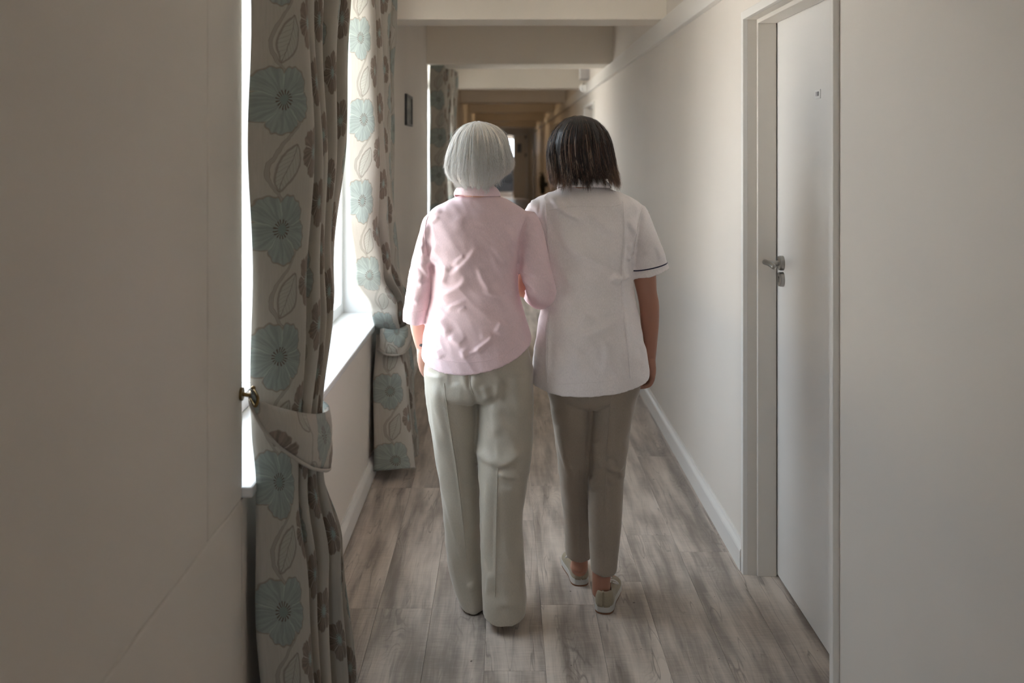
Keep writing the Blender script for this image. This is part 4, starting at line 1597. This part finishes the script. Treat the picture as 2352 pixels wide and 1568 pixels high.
hair('hair', tabW, D, yendW, M['hair_w'], M['hair_w_base'], W, 8000, 21, 0.00092, 0.42, 0.0022, 0.55, 0.011, 190)
V, Fc = tube([px(960, 789, 3.372) + Vector((0, 0, 0)), px(970, 793, 3.372 - 0.028), px(982, 791, 3.372), px(970, 789, 3.372 + 0.026), px(960, 789, 3.372)], [0.005] * 5, 8, 5)
mobj('wristband', V, Fc, M['black'], W, True)
shoe('shoe', (px(1157, 1415, 3.285).x, 3.262, 0.004), 0.05, M['leather'], W, 0.24, 'leather', False, 0.006)
shoe('shoe', (px(1085, 1380, 3.42).x, 3.372, 0.0), -0.05, M['leather'], W, 0.24, 'leather', False)

# ================================================================== dark-haired carer
D = 3.42
HN = px(1335, 350, D)
headN, atN = head_body((HN.x, HN.y + 0.012, HN.z + 0.010), -0.08, (0.072, 0.092, 0.108), (px(1338, 445, D).x, D - 0.01, px(0, 445, D).z), 0.050)
bodyN = list(headN)
bodyN.append(loft_px([(1305, 440, 1375, 440, D, 0.05), (1265, 462, 1440, 462, D, 0.06), (1250, 500, 1455, 500, D, 0.08), (1262, 600, 1440, 600, D, 0.095), (1268, 700, 1440, 700, D, 0.095), (1275, 800, 1448, 800, D, 0.095), (1295, 870, 1430, 870, D, 0.07)], n=32, recess=0))
bodyN += leg_body(px(1313, 910, D), px(1318, 1090, 3.52), px(1331, 1275, 3.565), Vector((px(1332, 1300, 3.57).x, 3.72, 0.03)), [0.070, 0.060, 0.048, 0.044, 0.031, 0.030])
bodyN += leg_body(px(1410, 910, D), px(1394, 1090, 3.44), px(1381, 1330, 3.395), Vector((px(1395, 1370, 3.40).x + 0.035, 3.55, 0.025)), [0.070, 0.060, 0.048, 0.044, 0.0315, 0.031])
# right arm hanging, loose fist
bodyN.append(tube([px(1462, 490, D), px(1472, 560, 3.42), px(1480, 630, 3.42), px(1486, 672, 3.41), px(1491, 700, 3.41), px(1493, 745, 3.42), px(1494, 790, 3.44), px(1493, 828, 3.455)], [0.044, 0.043, 0.0405, 0.0345, 0.0345, 0.031, 0.0235, 0.0195], 18, 5, 0.9))
bodyN += hand(px(1493, 826, 3.455), px(1492, 864, 3.455), (-0.25, 1, -0.2), (-1, 0.1, 0.15))
# left arm: upper arm behind the other's sleeve, forearm forward across
bodyN.append(tube([px(1240, 490, D + 0.01), px(1222, 560, D + 0.04), px(1206, 625, D + 0.05), px(1204, 655, D + 0.04), px(1208, 665, D + 0.10), px(1222, 650, D + 0.22)], [0.042, 0.040, 0.034, 0.031, 0.029, 0.021], 16, 5))
bodyN += hand(px(1222, 650, D + 0.22), px(1236, 640, D + 0.29), (0, 0, 1), (-1, 0.2, 0))
N = remeshed('person', bodyN, M['skin_n'], 0.0045, 4)
tag(N, 'person with dark brown bob in white nurse tunic and taupe trousers, walking', 'person')
for s in (-1, 1):
    V, Fc = ellipsoid(atN(s * 0.030, 0.080, 0.006), (0.013, 0.010, 0.009), 12, 8)
    mobj('eye', V, Fc, M['eye'], N, True)

tun = []
tun.append(loft_px([
    (1306, 426, 1378, 428, D, 0.055),
    (1284, 433, 1405, 434, D, 0.068),
    (1256, 444, 1438, 446, D, 0.084),
    (1230, 458, 1464, 460, D, 0.098),
    (1220, 476, 1478, 478, D, 0.108),
    (1226, 510, 1476, 510, D, 0.116),
    (1236, 555, 1464, 555, D, 0.122),
    (1244, 600, 1455, 600, D, 0.124),
    (1248, 645, 1453, 645, D, 0.122),
    (1246, 690, 1460, 690, D, 0.124),
    (1238, 730, 1468, 730, D, 0.130),
    (1231, 780, 1476, 780, D, 0.136),
    (1225, 830, 1486, 830, D, 0.142),
    (1221, 864, 1491, 850, D, 0.146, 0.012),
    (1220, 876, 1490, 862, D, 0.146, 0.028)], n=76, sub=6, power=2.35))
sleeveN = [
    (1445, 470, 1480, 472, D, 0.050),
    (1447, 490, 1489, 488, D, 0.058),
    (1450, 525, 1501, 520, D, 0.062),
    (1450, 565, 1515, 555, D, 0.066),
    (1449, 600, 1526, 585, D, 0.070),
    (1449, 620, 1531, 602, D, 0.073),
    (1449, 638, 1536, 615, D, 0.076, 0.006)]
tun.append(loft_px(sleeveN, n=44, sub=5, power=2.0))
tun.append(tube([px(1246, 482, D), px(1236, 510, D + 0.015), px(1226, 555, D + 0.035), px(1219, 600, D + 0.045)], [0.052, 0.056, 0.056, 0.056], 28, 6))
strN = [
    ([(1258, 445), (1285, 475), (1330, 505), (1360, 525)], 6, 6), ([(1345, 480), (1385, 520), (1420, 545)], 4, 7), ([(1278, 455), (1310, 490), (1360, 535), (1395, 560)], -4, 6),
    ([(1290, 530), (1305, 560), (1345, 590), (1425, 622)], 6, 10), ([(1285, 470), (1290, 520), (1300, 555)], 3, 10), ([(1400, 632), (1425, 638), (1450, 632)], 5, 5),
    ([(1398, 638), (1415, 646), (1430, 648)], 4, 4), ([(1255, 470), (1258, 520), (1262, 580), (1264, 640)], 2.5, 3), ([(1252, 450), (1250, 480), (1258, 560), (1262, 640)], -3, 4),
    ([(1430, 460), (1434, 520), (1432, 570), (1428, 620), (1430, 700), (1440, 780), (1446, 870)], 2.6, 2.5), ([(1436, 640), (1438, 700)], -2, 4),
    ([(1462, 545), (1452, 590), (1450, 640)], -9, 5), ([(1440, 500), (1462, 545)], 4, 5), ([(1440, 560), (1455, 585)], 3.5, 5), ([(1438, 590), (1452, 600)], 3, 4),
    ([(1475, 470), (1466, 510), (1460, 550)], -4, 4), ([(1480, 500), (1465, 570)], 3, 6), ([(1500, 540), (1480, 590)], 2.5, 6), ([(1505, 560), (1520, 600)], 2.5, 5),
    ([(1262, 705), (1259, 780), (1257, 885)], 7, 3.5), ([(1245, 710), (1248, 800), (1246, 880)], -8, 8),
    ([(1310, 700), (1370, 690), (1425, 705)], -4, 9), ([(1350, 720), (1335, 745)], 3, 7), ([(1430, 725), (1400, 745), (1345, 770), (1310, 780)], 4, 9),
    ([(1395, 780), (1390, 860)], 2.5, 8), ([(1330, 790), (1320, 870)], 2.5, 10), ([(1475, 780), (1478, 860)], 2.5, 5), ([(1300, 620), (1310, 660)], 3, 9),
    ([(1225, 455), (1222, 480)], 3, 3), ([(1240, 450), (1236, 500)], -3, 3), ([(1300, 640), (1290, 690)], -5, 12), ([(1380, 470), (1330, 472)], -1.5, 4),
]
TU = remeshed('tunic', tun, M['tunic'], 0.0042, 6, N, strN, 0.0036, 10.0, 2.8, 1.2)
collar_mesh('collar', (1300, 406, 1382, 408, D - 0.005, 0.058, 0.0), (1278, 427, 1404, 430, D, 0.074, 0.0), M['tunic'], TU)
seams(TU, [[(1431, 462), (1434, 520), (1432, 570), (1428, 620), (1430, 700), (1440, 780), (1447, 868)], [(1254, 468), (1258, 540), (1262, 620)],
           [(1262, 715), (1259, 790), (1257, 878)], [(1477, 474), (1467, 510), (1460, 548), (1454, 585)], [(1236, 880), (1340, 880), (1478, 866)],
           [(1262, 482), (1320, 474), (1400, 474), (1428, 468)]], M['tunic'], 0.0013)
# navy piping round the sleeve
Vr, _ = loft_px([sleeveN[-3], sleeveN[-2]], n=44, sub=1, power=2.0, recess=0)
pts = []
for i in range(45):
    p = Vr[44 + i % 44]
    c = sum(Vr[44:88], Vector()) / 44
    pts.append(p + (p - c).normalized() * 0.0005)
V, Fc = tube(pts, [0.0022] * 45, 8, 1)
mobj('sleeve_piping', V, Fc, M['navy'], TU, True)

tr = []
tr.append(loft_px([
    (1262, 830, 1470, 830, D, 0.105), (1258, 880, 1470, 880, D, 0.118), (1260, 910, 1464, 910, D, 0.112), (1275, 930, 1445, 930, D, 0.08)], n=56, sub=5, power=2.3, recess=0))
tr.append(loft_px([  # left (forward) leg
    (1256, 880, 1362, 880, D, 0.105), (1264, 930, 1364, 930, D + 0.01, 0.100), (1272, 990, 1364, 990, D + 0.03, 0.090), (1279, 1050, 1363, 1050, D + 0.05, 0.080),
    (1286, 1110, 1362, 1110, D + 0.075, 0.072), (1292, 1170, 1360, 1170, D + 0.10, 0.066), (1297, 1230, 1359, 1230, D + 0.12, 0.061), (1299, 1270, 1359, 1271, D + 0.13, 0.060, 0.010)], n=44, sub=5, power=2.2))
tr.append(loft_px([  # right (rear) leg
    (1357, 880, 1471, 880, D, 0.108), (1354, 930, 1458, 930, D, 0.102), (1351, 985, 1446, 985, D, 0.090), (1347, 1035, 1441, 1035, D, 0.080),
    (1348, 1075, 1435, 1075, D, 0.074), (1351, 1130, 1431, 1130, D - 0.005, 0.070), (1352, 1190, 1428, 1190, D - 0.01, 0.066), (1354, 1250, 1422, 1250, D - 0.015, 0.061), (1357, 1306, 1415, 1309, D - 0.02, 0.057, 0.003)], n=44, sub=5, power=2.25))
strP = [
    ([(1357, 930), (1355, 970), (1350, 1040), (1352, 1120)], -4, 5), ([(1405, 900), (1396, 980), (1392, 1060)], 2, 2.5), ([(1393, 1090), (1390, 1180), (1385, 1300)], 2.2, 2.5),
    ([(1390, 1066), (1412, 1080), (1436, 1060)], 6, 6), ([(1395, 1052), (1420, 1060)], -4, 4), ([(1360, 1070), (1385, 1066)], 4, 6), ([(1425, 1000), (1430, 1030), (1418, 1050)], 4, 5),
    ([(1400, 1095), (1404, 1115)], 3, 4), ([(1424, 1080), (1426, 1100)], 4, 4), ([(1355, 1090), (1365, 1130)], 4, 7), ([(1365, 1010), (1380, 1045)], 3, 8),
    ([(1330, 1090), (1330, 1180), (1330, 1280)], 2.2, 2.5), ([(1275, 960), (1290, 1030), (1310, 1100)], 4, 6), ([(1268, 930), (1278, 980)], 3, 5), ([(1310, 900), (1345, 920)], 2, 6),
    ([(1315, 1105), (1325, 1070)], 3, 7), ([(1380, 888), (1440, 893), (1462, 888)], 2, 2.5), ([(1372, 1262), (1405, 1264)], -1, 2),
]
TN = remeshed('trousers', tr, M['taupe'], 0.0045, 5, N, strP, 0.0024, 9.0, 1.5, 1.1)

seams(TN, [[(1404, 900), (1397, 980), (1392, 1060)], [(1392, 1090), (1389, 1180), (1385, 1298)], [(1331, 1080), (1331, 1180), (1330, 1268)], [(1353, 895), (1352, 930), (1350, 970)]], M['taupe'], 0.0011)

tabN = [(0.0, 1324, 1334, 0.004, 0.004, 268), (0.06, 1304, 1358, 0.050, 0.044, 272), (0.14, 1288, 1377, 0.076, 0.064, 283), (0.26, 1271, 1393, 0.096, 0.082, 302),
        (0.40, 1262, 1402, 0.108, 0.092, 325), (0.55, 1260, 1406, 0.112, 0.096, 350), (0.70, 1262, 1410, 0.110, 0.098, 375), (0.84, 1265, 1414, 0.104, 0.100, 396),
        (0.94, 1268, 1417, 0.098, 0.100, 411), (1.0, 1271, 1418, 0.096, 0.100, 420)]


def yendN(th):
    sa, ca = math.sin(th), math.cos(th)
    y = 421 - 4 * max(0, sa) ** 2
    if sa < -0.2:
        y -= 40 * min(1.0, (-sa - 0.2) / 0.8)
    return y


hair('hair', tabN, D, yendN, M['hair_n'], M['hair_n_base'], N, 8000, 33, 0.00078, 0.42, 0.0024, 0.20, 0.010, 190)
shoe('shoe', (px(1384, 1400, 3.37).x, 3.345, 0.0), 0.22, M['canvas'], N, 0.24)
shoe('shoe', (px(1333, 1335, 3.60).x, 3.560, 0.0), -0.10, M['canvas'], N, 0.24)
